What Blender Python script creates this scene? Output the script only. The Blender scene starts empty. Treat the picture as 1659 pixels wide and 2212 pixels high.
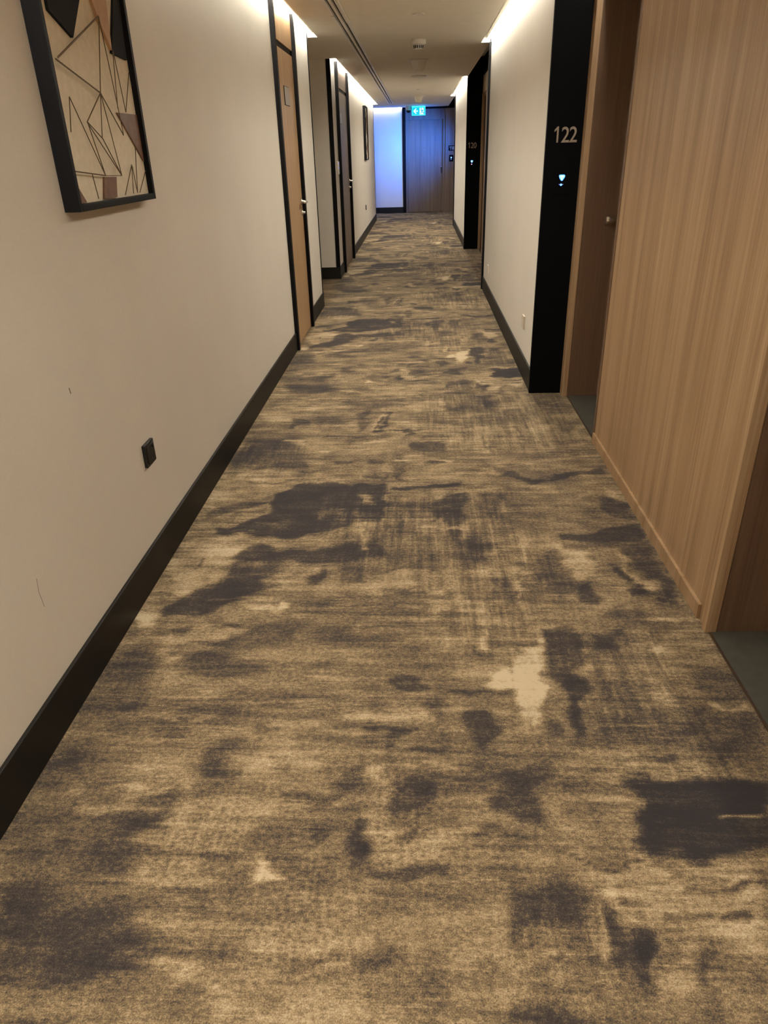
import bpy, bmesh, math, random
import numpy as np
from mathutils import Matrix, Vector

# ------------------------------------------------------------------ camera, world, light, exposure
SC = bpy.context.scene
COL = SC.collection
cam_data = bpy.data.cameras.new('camera')
cam_data.sensor_fit = 'HORIZONTAL'
cam_data.sensor_width = 36.0
cam_data.lens = 36.0 * 1533.0 / 1659.0
cam_data.clip_start = 0.02
cam = bpy.data.objects.new('camera', cam_data)
COL.objects.link(cam)
cam.matrix_world = Matrix(((0.99869644, 0.00342109, 0.05092854, 0.0),
                           (0.04384092, 0.45350674, -0.89017392, 0.0),
                           (-0.02614181, 0.89124628, 0.45276558, 1.5),
                           (0, 0, 0, 1)))
SC.camera = cam

world = bpy.data.worlds.new('world')
SC.world = world
world.use_nodes = True
world.node_tree.nodes['Background'].inputs[0].default_value = (0, 0, 0, 1)

COVE = 90.0            # emission of the warm cove strips
COVE_COLOR = (1.0, 0.95, 0.815)
SIGN = 2.6             # emission of the exit sign
BLUE = 46.0            # watts of the blue lamp in the last door recess

SC.view_settings.view_transform = 'Standard'
SC.view_settings.look = 'None'
SC.view_settings.gamma = 1.0
SC.view_settings.use_curve_mapping = False
SC.view_settings.exposure = 0.08
SC.cycles.use_denoising = True
SC.cycles.max_bounces = 14
SC.cycles.diffuse_bounces = 10
SC.cycles.glossy_bounces = 4
SC.cycles.sample_clamp_indirect = 6.0
SC.cycles.caustics_reflective = False
SC.cycles.caustics_refractive = False

bl = bpy.data.lights.new('blue_recess_lamp', 'AREA')
bl.shape = 'RECTANGLE'; bl.size = 0.5; bl.size_y = 0.5; bl.spread = math.radians(76)
bl.energy = BLUE; bl.color = (0.02, 0.19, 1.0)
blo = bpy.data.objects.new('blue_recess_lamp', bl)
COL.objects.link(blo)
blo.location = (1.05, 19.35, 1.75)
blo.rotation_euler = Vector((-1.47, 1.45, -0.16)).to_track_quat('-Z', 'Y').to_euler()

# ------------------------------------------------------------------ helpers
def tag(o, label=None, cat=None, group=None, kind=None):
    if label: o['label'] = label
    if cat: o['category'] = cat
    if group: o['group'] = group
    if kind: o['kind'] = kind
    return o

def empty(name, loc, label=None, cat=None, group=None, kind=None):
    o = bpy.data.objects.new(name, None)
    o.empty_display_size = 0.1
    COL.objects.link(o)
    o.location = loc
    return tag(o, label, cat, group, kind)

class MB:
    """collects shapes, written in room coordinates, into one mesh"""
    def __init__(self):
        self.bm = bmesh.new()
    def box(self, x0, x1, y0, y1, z0, z1, bevel=0.0, seg=2):
        b = bmesh.new()
        bmesh.ops.create_cube(b, size=1.0)
        for v in b.verts:
            v.co.x = x0 if v.co.x < 0 else x1
            v.co.y = y0 if v.co.y < 0 else y1
            v.co.z = z0 if v.co.z < 0 else z1
        if bevel > 0:
            bmesh.ops.bevel(b, geom=list(b.edges), offset=bevel, segments=seg, affect='EDGES', profile=0.6)
        self._take(b); return self
    def _take(self, b):
        me = bpy.data.meshes.new('tmp'); b.to_mesh(me); b.free()
        self.bm.from_mesh(me); bpy.data.meshes.remove(me)
    def lathe(self, prof, origin, axis='Z', n=32):
        """prof: (radius, height) pairs turned about an axis through origin"""
        b = bmesh.new(); rings = []
        for r, h in prof:
            if r < 1e-6:
                rings.append([b.verts.new((0, 0, h))])
            else:
                rings.append([b.verts.new((r*math.cos(2*math.pi*i/n), r*math.sin(2*math.pi*i/n), h)) for i in range(n)])
        for a, c in zip(rings, rings[1:]):
            for i in range(n):
                j = (i+1) % n
                if len(a) == 1 and len(c) == 1: continue
                if len(a) == 1: b.faces.new((a[0], c[i], c[j]))
                elif len(c) == 1: b.faces.new((a[i], a[j], c[0]))
                else: b.faces.new((a[i], a[j], c[j], c[i]))
        for f in b.faces: f.smooth = True
        if axis == 'X': M = Matrix(((0,0,1,0),(1,0,0,0),(0,1,0,0),(0,0,0,1)))
        elif axis == 'Y': M = Matrix(((0,1,0,0),(0,0,1,0),(1,0,0,0),(0,0,0,1)))
        else: M = Matrix.Identity(4)
        bmesh.ops.transform(b, matrix=Matrix.Translation(origin) @ M, verts=b.verts)
        bmesh.ops.recalc_face_normals(b, faces=b.faces)
        self._take(b); return self
    def prism(self, pts, depth, place):
        """pts: (u, v) outline, extruded by depth; place(u, v, w) -> room point"""
        b = bmesh.new()
        lo = [b.verts.new(place(u, v, 0.0)) for u, v in pts]
        hi = [b.verts.new(place(u, v, depth)) for u, v in pts]
        b.faces.new(lo); b.faces.new(hi)
        n = len(pts)
        for i in range(n):
            j = (i+1) % n
            b.faces.new((lo[i], lo[j], hi[j], hi[i]))
        bmesh.ops.recalc_face_normals(b, faces=b.faces)
        self._take(b); return self
    def build(self, name, mat, parent=None, label=None, cat=None, kind=None, group=None, smooth=False):
        me = bpy.data.meshes.new(name)
        if parent is not None:
            base = parent.location.copy(); p = parent.parent
            while p is not None:
                base += p.location; p = p.parent
            bmesh.ops.translate(self.bm, verts=self.bm.verts, vec=-base)
        self.bm.to_mesh(me); self.bm.free()
        me.materials.append(mat)
        o = bpy.data.objects.new(name, me)
        COL.objects.link(o)
        o.parent = parent
        return tag(o, label, cat, group, kind)

def box(name, mat, dims, parent=None, bevel=0.0, **k):
    return MB().box(*dims, bevel=bevel).build(name, mat, parent, **k)

def copy_tree(o, parent=None):
    c = o.copy(); COL.objects.link(c)
    if parent is not None: c.parent = parent
    for ch in list(o.children): copy_tree(ch, c)
    return c

def text_mesh(name, body, size, mat, parent, place, depth=0.002, width=1.0):
    """one built-in letter as a raised mesh; place(u, v, w) -> room point"""
    cu = bpy.data.curves.new('letter', 'FONT')
    cu.body = body; cu.size = size; cu.extrude = depth/2; cu.resolution_u = 6; cu.offset = size*.007
    to = bpy.data.objects.new('letter', cu); COL.objects.link(to)
    dg = bpy.context.evaluated_depsgraph_get()
    me = bpy.data.meshes.new_from_object(to.evaluated_get(dg))
    COL.objects.unlink(to); bpy.data.objects.remove(to); bpy.data.curves.remove(cu)
    m = MB(); m.bm.from_mesh(me)
    for v in m.bm.verts:
        v.co = Vector(place(v.co.x*width, v.co.y, v.co.z))
    bpy.data.meshes.remove(me)
    bmesh.ops.recalc_face_normals(m.bm, faces=m.bm.faces)
    return m.build(name, mat, parent)

# ------------------------------------------------------------------ materials
def srgb(r, g, b):
    f = lambda c: (c/255/12.92) if c/255 <= 0.04045 else ((c/255+0.055)/1.055)**2.4
    return (f(r), f(g), f(b), 1.0)

class NT:
    def __init__(self, name):
        self.m = bpy.data.materials.new(name); self.m.use_nodes = True
        self.t = self.m.node_tree; self.b = self.t.nodes['Principled BSDF']
    def n(self, kind, **k):
        o = self.t.nodes.new(kind)
        for a, v in k.items(): setattr(o, a, v)
        return o
    def l(self, a, b): self.t.links.new(a, b)
    def pos(self, sx=1, sy=1, sz=1):
        if not hasattr(self, 'geo'): self.geo = self.n('ShaderNodeNewGeometry')
        v = self.n('ShaderNodeVectorMath', operation='MULTIPLY')
        self.l(self.geo.outputs['Position'], v.inputs[0]); v.inputs[1].default_value = (sx, sy, sz)
        return v.outputs[0]
    def noise(self, vec, scale=1.0, detail=2.0, rough=0.5, dist=0.0):
        o = self.n('ShaderNodeTexNoise'); self.l(vec, o.inputs['Vector'])
        o.inputs['Scale'].default_value = scale; o.inputs['Detail'].default_value = detail
        o.inputs['Roughness'].default_value = rough; o.inputs['Distortion'].default_value = dist
        return o.outputs['Fac']
    def math(self, op, a, b=None, c=None, clamp=False):
        o = self.n('ShaderNodeMath', operation=op, use_clamp=clamp)
        for i, x in enumerate((a, b, c)):
            if x is None: continue
            if isinstance(x, (int, float)): o.inputs[i].default_value = x
            else: self.l(x, o.inputs[i])
        return o.outputs[0]
    def ramp(self, fac, stops):
        o = self.n('ShaderNodeValToRGB'); self.l(fac, o.inputs[0])
        e = o.color_ramp.elements
        while len(e) < len(stops): e.new(0.5)
        for i, (p, c) in enumerate(stops):
            e[i].position = p; e[i].color = c
        return o.outputs[0]
    def bump(self, h, strength=0.2, dist=0.002):
        o = self.n('ShaderNodeBump'); o.inputs['Strength'].default_value = strength
        o.inputs['Distance'].default_value = dist
        self.l(h, o.inputs['Height']); self.l(o.outputs[0], self.b.inputs['Normal'])
    def set(self, color=None, rough=0.5, metal=0.0, spec=0.5):
        if color is not None:
            if isinstance(color, tuple): self.b.inputs['Base Color'].default_value = color
            else: self.l(color, self.b.inputs['Base Color'])
        self.b.inputs['Roughness'].default_value = rough
        self.b.inputs['Metallic'].default_value = metal
        self.b.inputs['Specular IOR Level'].default_value = spec
        return self.m

def plain(name, c, rough=0.5, metal=0.0, spec=0.5, grain=0.06, scale=40.0):
    """one colour with a faint procedural unevenness"""
    k = NT(name)
    f = k.noise(k.pos(), scale, 3.0)
    lo = tuple(x*(1-grain) for x in c[:3]) + (1,); hi = tuple(min(1, x*(1+grain)) for x in c[:3]) + (1,)
    return k.set(k.ramp(f, [(0.3, lo), (0.7, hi)]), rough, metal, spec)

def glow(name, c, strength):
    k = NT(name)
    k.set((0.02, 0.02, 0.02, 1), 0.4)
    k.b.inputs['Emission Color'].default_value = tuple(c) + (1,)
    k.b.inputs['Emission Strength'].default_value = strength
    return k.m

def wallpaper():
    k = NT('beige_wallpaper')
    weave = k.math('ADD', k.noise(k.pos(30, 30, 520), 1.0, 2.0), k.noise(k.pos(420, 420, 26), 1.0, 2.0))
    cloud = k.noise(k.pos(), 2.2, 4.0, 0.55)
    f = k.math('ADD', k.math('MULTIPLY', weave, 0.30), k.math('MULTIPLY', cloud, 0.40))
    c = k.ramp(f, [(0.36, (0.68, 0.63, 0.56, 1)), (0.64, (0.74, 0.69, 0.62, 1))])
    k.bump(weave, 0.12, 0.001)
    return k.set(c, 0.75, 0, 0.3)

def wood(name, dark, mid, light):
    """straight vertical veneer grain, the same on every upright face"""
    k = NT(name)
    geo = k.n('ShaderNodeNewGeometry'); k.geo = geo
    sep = k.n('ShaderNodeSeparateXYZ'); k.l(geo.outputs['Position'], sep.inputs[0])
    u = k.math('ADD', sep.outputs[0], sep.outputs[1])
    com = k.n('ShaderNodeCombineXYZ')
    k.l(k.math('MULTIPLY', u, 30.0), com.inputs[0])
    k.l(k.math('MULTIPLY', sep.outputs[2], 0.55), com.inputs[1])
    broad = k.noise(com.outputs[0], 0.5, 3.0, 0.55, 0.4)
    fine = k.noise(com.outputs[0], 2.6, 6.0, 0.72, 0.5)
    com2 = k.n('ShaderNodeCombineXYZ')
    k.l(k.math('MULTIPLY', u, 230.0), com2.inputs[0]); k.l(k.math('MULTIPLY', sep.outputs[2], 1.6), com2.inputs[1])
    pore = k.noise(com2.outputs[0], 1.0, 4.0, 0.65)
    f = k.math('ADD', k.math('MULTIPLY', broad, 0.34), k.math('MULTIPLY', fine, 0.42))
    f = k.math('ADD', f, k.math('MULTIPLY', pore, 0.24))
    c = k.ramp(f, [(0.37, dark), (0.5, mid), (0.63, light)])
    k.bump(pore, 0.08, 0.0006)
    return k.set(c, 0.42, 0, 0.4)

def carpet():
    k = NT('brushed_carpet')
    at = k.n('ShaderNodeAttribute', attribute_name='pattern')
    sep = k.n('ShaderNodeSeparateColor'); k.l(at.outputs['Color'], sep.inputs[0])
    tone, cross, knit = sep.outputs[0], sep.outputs[1], sep.outputs[2]
    nh = k.noise(k.pos(2.6, 34, 1), 1.0, 6.0, 0.72, 0.35)
    nv = k.noise(k.pos(38, 2.4, 1), 1.0, 6.0, 0.72, 0.35)
    nf = k.noise(k.pos(), 300.0, 2.0, 0.6)
    nm = k.noise(k.pos(1.0, 1.3, 1), 70.0, 4.0, 0.7)
    nb = k.noise(k.pos(1.0, 1.8, 1), 3.6, 5.0, 0.62, 0.6)
    patch = k.ramp(k.noise(k.pos(1, 1, 1), 2.3, 2.0), [(0.36, (0.25, 0.25, 0.25, 1)), (0.62, (1, 1, 1, 1))])
    vor = k.n('ShaderNodeTexVoronoi'); k.l(k.pos(1.0, 1.35, 1), vor.inputs['Vector'])
    vor.inputs['Scale'].default_value = 62.0; vor.inputs['Randomness'].default_value = 0.55
    thin = k.math('MULTIPLY', k.math('SUBTRACT', k.noise(k.pos(4.5, 190, 1), 1.0, 3.0, 0.6, 0.2), 0.60), 2.2, clamp=True)
    c5 = lambda s: k.math('SUBTRACT', s, 0.5)
    calm = k.math('MULTIPLY', k.math('SUBTRACT', 1.0, k.math('MULTIPLY', knit, 0.6)), patch)
    t = k.math('MULTIPLY_ADD', k.math('MULTIPLY', c5(nh), calm), 1.00, tone)
    t = k.math('MULTIPLY_ADD', k.math('MULTIPLY', c5(nv), k.math('MULTIPLY_ADD', cross, 0.80, 0.12)), 0.85, t)
    t = k.math('MULTIPLY_ADD', k.math('MULTIPLY', thin, calm), 0.75, t)
    t = k.math('MULTIPLY_ADD', c5(nf), 0.75, t)
    t = k.math('MULTIPLY_ADD', c5(nm), 0.85, t)
    t = k.math('MULTIPLY_ADD', c5(nb), 0.55, t)
    t = k.math('MULTIPLY_ADD', k.math('MULTIPLY', knit, k.math('SUBTRACT', vor.outputs['Distance'], 0.42)), 0.30, t)
    c = k.ramp(t, [(0.05, CARPET[0]), (0.29, CARPET[1]), (0.50, CARPET[2]), (0.68, CARPET[3]), (0.92, CARPET[4])])
    pile = k.math('ADD', nf, k.math('MULTIPLY', nm, 0.7))
    k.bump(pile, 0.35, 0.003)
    k.set(c, 0.95, 0, 0.1)
    k.b.inputs['Sheen Weight'].default_value = 0.06
    return k.m

CARPET = [srgb(47, 43, 45), srgb(68, 60, 55), srgb(111, 95, 73), srgb(147, 127, 99), srgb(184, 166, 138)]

M = {}
M['wall'] = wallpaper()
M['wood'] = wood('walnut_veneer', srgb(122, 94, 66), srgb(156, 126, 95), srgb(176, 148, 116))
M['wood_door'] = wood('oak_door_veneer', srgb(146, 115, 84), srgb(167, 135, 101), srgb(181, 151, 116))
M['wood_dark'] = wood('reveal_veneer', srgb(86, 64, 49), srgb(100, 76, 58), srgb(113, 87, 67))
M['wood_grey'] = wood('brown_grey_veneer', srgb(88, 74, 66), srgb(112, 96, 86), srgb(132, 114, 101))
M['carpet'] = carpet()
M['ceiling'] = plain('ceiling_paint', (0.82, 0.78, 0.70, 1), 0.85, 0, 0.2, 0.02, 6)
M['cove'] = plain('cove_white_paint', (0.84, 0.82, 0.77, 1), 0.85, 0, 0.2, 0.02)
M['black'] = plain('black_lacquer', (0.0018, 0.0018, 0.0024, 1), 0.6, 0, 0.06)
M['black_trim'] = plain('black_trim_paint', (0.006, 0.0056, 0.006, 1), 0.5, 0, 0.07)
M['skirting'] = plain('dark_skirting', (0.011, 0.010, 0.0085, 1), 0.5, 0, 0.22)
M['frame'] = plain('picture_frame_black', (0.006, 0.0058, 0.007, 1), 0.55, 0, 0.1)
M['tile'] = plain('grey_threshold_stone', (0.062, 0.058, 0.047, 1), 0.5, 0, 0.4, 0.12, 25)
M['steel'] = plain('brushed_steel', (0.62, 0.58, 0.52, 1), 0.28, 1.0)
M['steel_dim'] = plain('satin_bronze', (0.36, 0.29, 0.23, 1), 0.35, 1.0)
M['white'] = plain('white_plastic', (0.72, 0.69, 0.63, 1), 0.45)
M['alu'] = plain('grey_diffuser_metal', (0.80, 0.78, 0.74, 1), 0.5, 0.0)
M['slot'] = plain('slot_black', (0.01, 0.009, 0.009, 1), 0.7)
M['digit'] = plain('bronze_digits', (0.30, 0.235, 0.18, 1), 0.5, 0.0)
M['digit_pale'] = plain('pale_digits', (0.55, 0.53, 0.50, 1), 0.5, 0.0)
M['plate'] = plain('grey_sign_plate', (0.30, 0.265, 0.235, 1), 0.4, 0.3)
M['socket'] = plain('black_socket', (0.010, 0.009, 0.008, 1), 0.45, 0, 0.25)
M['beige_plate'] = plain('beige_cover_plate', (0.60, 0.52, 0.42, 1), 0.6)
M['canvas'] = plain('cream_canvas', (0.80, 0.735, 0.60, 1), 0.7, 0, 0.2)
M['art_dark'] = plain('art_charcoal', (0.015, 0.015, 0.019, 1), 0.8, 0, 0.1)
M['art_tan'] = plain('art_tan', (0.48, 0.29, 0.16, 1), 0.6)
M['art_brown'] = plain('art_brown', (0.16, 0.075, 0.04, 1), 0.5, 0, 0.5, 0.25, 30)
M['art_wire'] = plain('art_bronze_rod', (0.12, 0.080, 0.036, 1), 0.6, 0.0, 0.2)
M['led'] = glow('cove_led', COVE_COLOR, COVE)
M['led_low'] = glow('added_and_end_led', COVE_COLOR, COVE*0.42)  # weaker glow for the added near right strip and the end wall strip
M['sign_blue'] = glow('exit_sign_face', (0.0, 0.42, 1.0), SIGN*0.55)
M['sign_edge'] = glow('exit_sign_edge', (0.03, 0.72, 1.0), SIGN*0.75)
M['sign_white'] = glow('exit_sign_symbol', (0.35, 0.95, 1.0), SIGN)
M['sign_man'] = glow('exit_sign_figure', (0.0, 0.16, 0.55), SIGN*0.4)
M['reader_blue'] = glow('reader_blue_light', (0.04, 0.20, 1.0), 5.0)
M['reader_white'] = glow('reader_white_light', (0.45, 0.85, 1.0), 3.0)
M['reader_dim'] = glow('reader_violet_dot', (0.30, 0.32, 1.0), 1.6)
M['reader_red'] = glow('reader_red_dot', (1.0, 0.18, 0.22), 2.6)
M['dark_bronze'] = plain('dark_bronze', (0.05, 0.038, 0.032, 1), 0.4, 0.0, 0.3)
M['faint'] = plain('faint_print', (0.36, 0.325, 0.29, 1), 0.5)
M['lens'] = plain('dark_dome', (0.004, 0.004, 0.005, 1), 0.12)

# ------------------------------------------------------------------ carpet pattern: brush strokes in room metres
# (tone 0 dark .. 1 light, opacity, feathered edge, outline); the pattern repeats along the corridor
STROKES = [
 (0.42,0.7,0.1,[(-0.42,2.858),(-0.125,2.978),(0.334,3.192),(0.28,2.429),(-0.108,2.422),(-0.355,2.475)]),
 (0.56,0.8,0.1,[(0.165,2.454),(0.49,2.454),(0.408,1.92),(0.141,1.917)]),
 (0.57,0.8,0.1,[(-0.084,1.041),(0.187,1.048),(0.16,0.788),(-0.073,0.781)]),
 (0.52,0.7,0.08,[(0.323,1.209),(0.353,1.352),(0.521,1.355),(0.519,1.254),(0.531,1.138),(0.436,1.054),(0.307,1.085)]),
 (0.4,0.6,0.08,[(-0.82,1.679),(-0.464,1.655),(-0.403,1.543),(-0.717,1.574),(-0.811,1.592)]),
 (0.42,0.7,0.08,[(0.394,3.092),(0.845,3.067),(0.838,2.789),(0.503,2.706),(0.363,2.791)]),
 (0.42,0.6,0.08,[(-0.607,1.005),(-0.409,1.021),(-0.386,0.916),(-0.533,0.873)]),
 (0.4,0.7,0.1,[(-0.019,4.737),(0.547,4.715),(0.512,4.094),(-0.006,4.149)]),
 (0.34,0.7,0.1,[(0.743,4.728),(0.96,4.699),(0.935,4.206),(0.718,4.17)]),
 (0.42,0.7,0.05,[(0.787,2.071),(0.965,2.059),(0.944,1.955),(0.76,1.948)]),
 (0.44,0.6,0.1,[(0.713,1.359),(0.971,1.527),(0.901,1.363)]),
 (0.18,0.85,0.05,[(-0.976,1.029),(-0.9,1.043),(-0.765,1.023),(-0.689,1.025),(-0.635,0.993),(-0.621,0.94),(-0.616,0.885),(-0.667,0.851),(-0.713,0.811),(-0.789,0.82),(-0.832,0.818),(-0.888,0.868)]),
 (0.34,0.7,0.05,[(-1.063,1.191),(-0.982,1.325),(-0.634,1.347),(-0.655,1.147),(-0.713,1.059),(-0.976,1.029)]),
 (0.16,0.8,0.03,[(-0.781,1.232),(-0.682,1.245),(-0.68,1.186),(-0.771,1.191)]),
 (0.2,0.8,0.03,[(-0.81,1.131),(-0.744,1.139),(-0.727,1.08),(-0.779,1.084)]),
 (0.2,0.8,0.03,[(-0.611,1.399),(-0.523,1.411),(-0.515,1.35),(-0.584,1.348)]),
 (0.22,0.8,0.02,[(-1.053,1.339),(-0.98,1.348),(-0.98,1.322),(-1.036,1.317)]),
 (0.2,0.7,0.02,[(-0.993,1.126),(-0.928,1.134),(-0.911,1.1),(-0.971,1.095)]),
 (0.64,0.8,0.015,[(-0.933,1.273),(-0.677,1.282),(-0.668,1.256),(-0.921,1.248)]),
 (0.62,0.8,0.01,[(-0.935,1.334),(-0.609,1.348),(-0.606,1.336),(-0.929,1.321)]),
 (0.66,0.85,0.05,[(-0.69,1.146),(-0.651,1.242),(-0.592,1.333),(-0.437,1.367),(-0.389,1.248),(-0.433,1.127),(-0.535,1.088),(-0.656,1.085)]),
 (0.72,0.8,0.03,[(-0.659,1.228),(-0.568,1.288),(-0.56,1.216),(-0.637,1.161)]),
 (0.98,1,0.008,[(-0.406,1.13),(-0.389,1.128),(-0.346,1.09),(-0.328,1.069),(-0.347,1.054),(-0.375,1.062),(-0.388,1.097)]),
 (0.68,0.7,0.03,[(-0.303,1.156),(-0.236,1.164),(-0.228,1.095),(-0.293,1.088)]),
 (0.78,0.9,0.012,[(-0.563,0.848),(-0.485,0.845),(-0.416,0.84),(-0.374,0.825),(-0.414,0.832),(-0.482,0.836),(-0.552,0.843)]),
 (0.76,0.8,0.02,[(-0.296,0.863),(-0.221,0.873),(-0.165,0.888),(-0.159,0.875),(-0.21,0.859),(-0.285,0.852)]),
 (0.64,0.8,0.05,[(-0.344,0.815),(-0.103,0.831),(-0.099,0.77),(-0.333,0.763)]),
 (0.33,0.7,0.03,[(-0.653,0.806),(-0.625,0.807),(-0.619,0.781),(-0.638,0.78)]),
 (0.33,0.7,0.03,[(-0.543,0.818),(-0.504,0.815),(-0.497,0.776),(-0.524,0.775)]),
 (0.12,0.95,0.012,[(-0.163,1.232),(-0.128,1.24),(-0.131,1.199),(-0.133,1.134),(-0.136,1.097),(-0.158,1.099),(-0.172,1.159)]),
 (0.22,0.8,0.02,[(-0.273,1.226),(-0.235,1.232),(-0.227,1.197),(-0.244,1.178),(-0.267,1.189)]),
 (0.22,0.85,0.02,[(-0.241,1.355),(-0.213,1.396),(-0.152,1.425),(-0.153,1.349),(-0.206,1.322)]),
 (0.64,0.8,0.03,[(-0.152,1.421),(-0.076,1.423),(-0.098,1.343),(-0.105,1.135),(-0.127,1.134)]),
 (0.2,0.85,0.02,[(-0.089,1.276),(-0.049,1.344),(-0.012,1.376),(0.037,1.346),(0.018,1.271),(-0.035,1.249),(-0.076,1.255)]),
 (0.2,0.85,0.015,[(0.023,1.254),(0.106,1.263),(0.104,1.238),(0.035,1.223)]),
 (0.2,0.85,0.015,[(-0.055,1.203),(0.006,1.209),(0.013,1.182),(-0.034,1.172)]),
 (0.2,0.9,0.008,[(-0.12,1.1),(0.075,1.106),(0.08,1.091),(-0.011,1.063),(-0.075,1.075)]),
 (0.18,0.9,0.02,[(0.215,1.365),(0.228,1.429),(0.366,1.431),(0.335,1.352),(0.332,1.264),(0.318,1.216),(0.266,1.249),(0.214,1.241)]),
 (0.33,0.8,0.02,[(0.391,1.399),(0.436,1.397),(0.426,1.331),(0.391,1.335)]),
 (0.68,0.85,0.06,[(0.323,1.209),(0.343,1.293),(0.51,1.311),(0.519,1.254),(0.531,1.138),(0.436,1.054),(0.365,1.11)]),
 (0.72,0.9,0.05,[(0.506,1.125),(0.707,1.154),(0.798,1.121),(0.716,0.928),(0.629,0.944),(0.536,0.982),(0.466,1.011),(0.455,1.089)]),
 (0.04,0.97,0.018,[(0.545,1.379),(0.65,1.389),(0.766,1.376),(0.908,1.379),(0.824,1.182),(0.755,1.168),(0.664,1.153),(0.6,1.152),(0.553,1.139),(0.531,1.194),(0.524,1.254)]),
 (0.95,0.95,0.015,[(0.422,1.082),(0.443,1.082),(0.458,1.022),(0.481,0.996),(0.43,0.989),(0.403,1.02)]),
 (0.35,0.8,0.008,[(0.546,1.114),(0.692,1.113),(0.689,1.105),(0.542,1.104)]),
 (0.25,0.8,0.008,[(0.6,1.086),(0.785,1.091),(0.781,1.081),(0.597,1.078)]),
 (0.33,0.8,0.012,[(0.548,1.022),(0.63,1.026),(0.624,1.009),(0.543,1.005)]),
 (0.16,0.8,0.012,[(0.649,1.025),(0.7,1.028),(0.69,1.001),(0.642,1.0)]),
 (0.22,0.85,0.02,[(0.193,1.048),(0.221,1.071),(0.318,1.085),(0.378,1.047),(0.37,1.009),(0.32,0.986),(0.239,0.974),(0.194,0.932),(0.185,0.983)]),
 (0.27,0.8,0.015,[(0.19,0.983),(0.221,0.984),(0.211,0.913),(0.184,0.913)]),
 (0.3,0.8,0.01,[(0.241,0.984),(0.256,0.985),(0.248,0.905),(0.234,0.904)]),
 (0.74,0.85,0.006,[(0.335,0.987),(0.346,0.987),(0.344,0.936),(0.336,0.936)]),
 (0.74,0.85,0.006,[(0.361,0.993),(0.373,0.993),(0.37,0.89),(0.36,0.889)]),
 (0.22,0.85,0.015,[(0.391,0.993),(0.418,0.979),(0.437,0.959),(0.406,0.891),(0.384,0.899)]),
 (0.06,0.95,0.012,[(0.439,0.949),(0.474,0.97),(0.478,0.95),(0.46,0.901),(0.47,0.856),(0.441,0.851),(0.424,0.873)]),
 (0.18,0.85,0.02,[(0.565,0.923),(0.608,0.939),(0.599,0.887),(0.567,0.85),(0.549,0.877)]),
 (0.22,0.8,0.015,[(0.188,0.875),(0.254,0.877),(0.251,0.859),(0.186,0.859)]),
 (0.18,0.85,0.015,[(0.18,0.809),(0.244,0.819),(0.256,0.781),(0.176,0.778)]),
 (0.3,0.8,0.02,[(0.248,0.815),(0.379,0.819),(0.37,0.784),(0.243,0.78)]),
 (0.14,0.8,0.015,[(0.426,0.846),(0.471,0.843),(0.47,0.826),(0.43,0.827)]),
 (0.22,0.8,0.02,[(0.537,0.841),(0.591,0.843),(0.572,0.79),(0.519,0.789)]),
 (0.66,0.7,0.04,[(0.517,0.951),(0.575,0.953),(0.537,0.841),(0.485,0.848)]),
 (0.33,0.7,0.02,[(-0.001,0.87),(0.032,0.871),(0.031,0.835),(-0.001,0.834)]),
 (0.4,0.7,0.02,[(-0.049,0.887),(-0.02,0.888),(-0.02,0.842),(-0.048,0.841)]),
 (0.13,0.9,0.02,[(-0.978,2.152),(-0.907,2.255),(-0.806,2.334),(-0.751,2.368),(-0.617,2.369),(-0.627,2.288),(-0.693,2.197),(-0.759,2.154),(-0.809,2.095),(-0.859,2.124),(-0.93,2.109)]),
 (0.92,1,0.006,[(-0.537,2.2),(-0.52,2.213),(-0.495,2.201),(-0.491,2.164),(-0.511,2.158),(-0.531,2.173)]),
 (0.8,0.9,0.02,[(-1.05,2.119),(-1.009,2.137),(-0.965,2.114),(-0.96,2.068),(-1.019,2.068)]),
 (0.7,0.85,0.03,[(-0.919,1.976),(-0.843,2.041),(-0.734,2.056),(-0.618,2.049),(-0.707,1.951),(-0.859,1.937)]),
 (0.76,0.85,0.02,[(-0.845,1.843),(-0.817,1.902),(-0.779,1.902),(-0.811,1.855)]),
 (0.3,0.85,0.025,[(-0.718,1.938),(-0.648,2.005),(-0.595,2.049),(-0.464,2.083),(-0.34,2.073),(-0.205,2.085),(-0.22,1.956),(-0.288,1.956),(-0.409,1.98),(-0.518,1.94),(-0.666,1.916)]),
 (0.27,0.85,0.03,[(-0.792,1.82),(-0.764,1.878),(-0.66,1.891),(-0.529,1.847),(-0.505,1.791),(-0.629,1.767),(-0.767,1.788)]),
 (0.28,0.8,0.03,[(-1.05,1.922),(-0.922,1.936),(-0.867,1.819),(-0.888,1.71),(-0.839,1.611),(-0.927,1.59),(-1.05,1.588),(-1.032,1.708)]),
 (0.16,0.85,0.015,[(-0.94,1.659),(-0.867,1.67),(-0.855,1.609),(-0.909,1.608)]),
 (0.26,0.85,0.012,[(-0.485,1.555),(-0.411,1.552),(-0.408,1.534),(-0.48,1.534)]),
 (0.27,0.85,0.004,[(-0.52,1.677),(-0.426,1.674),(-0.424,1.668),(-0.518,1.669)]),
 (0.66,0.85,0.006,[(-0.745,1.575),(-0.624,1.581),(-0.621,1.57),(-0.74,1.562)]),
 (0.25,0.8,0.015,[(-1.054,1.421),(-0.954,1.437),(-0.933,1.39),(-1.036,1.385)]),
 (0.23,0.85,0.02,[(-0.613,1.396),(-0.597,1.478),(-0.535,1.488),(-0.518,1.39),(-0.554,1.359),(-0.593,1.366)]),
 (0.68,0.85,0.03,[(-0.517,1.438),(-0.431,1.481),(-0.3,1.468),(-0.283,1.427),(-0.408,1.361),(-0.499,1.36)]),
 (0.26,0.85,0.015,[(-0.111,1.751),(-0.07,1.796),(-0.013,1.786),(-0.026,1.722),(-0.097,1.732)]),
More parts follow.
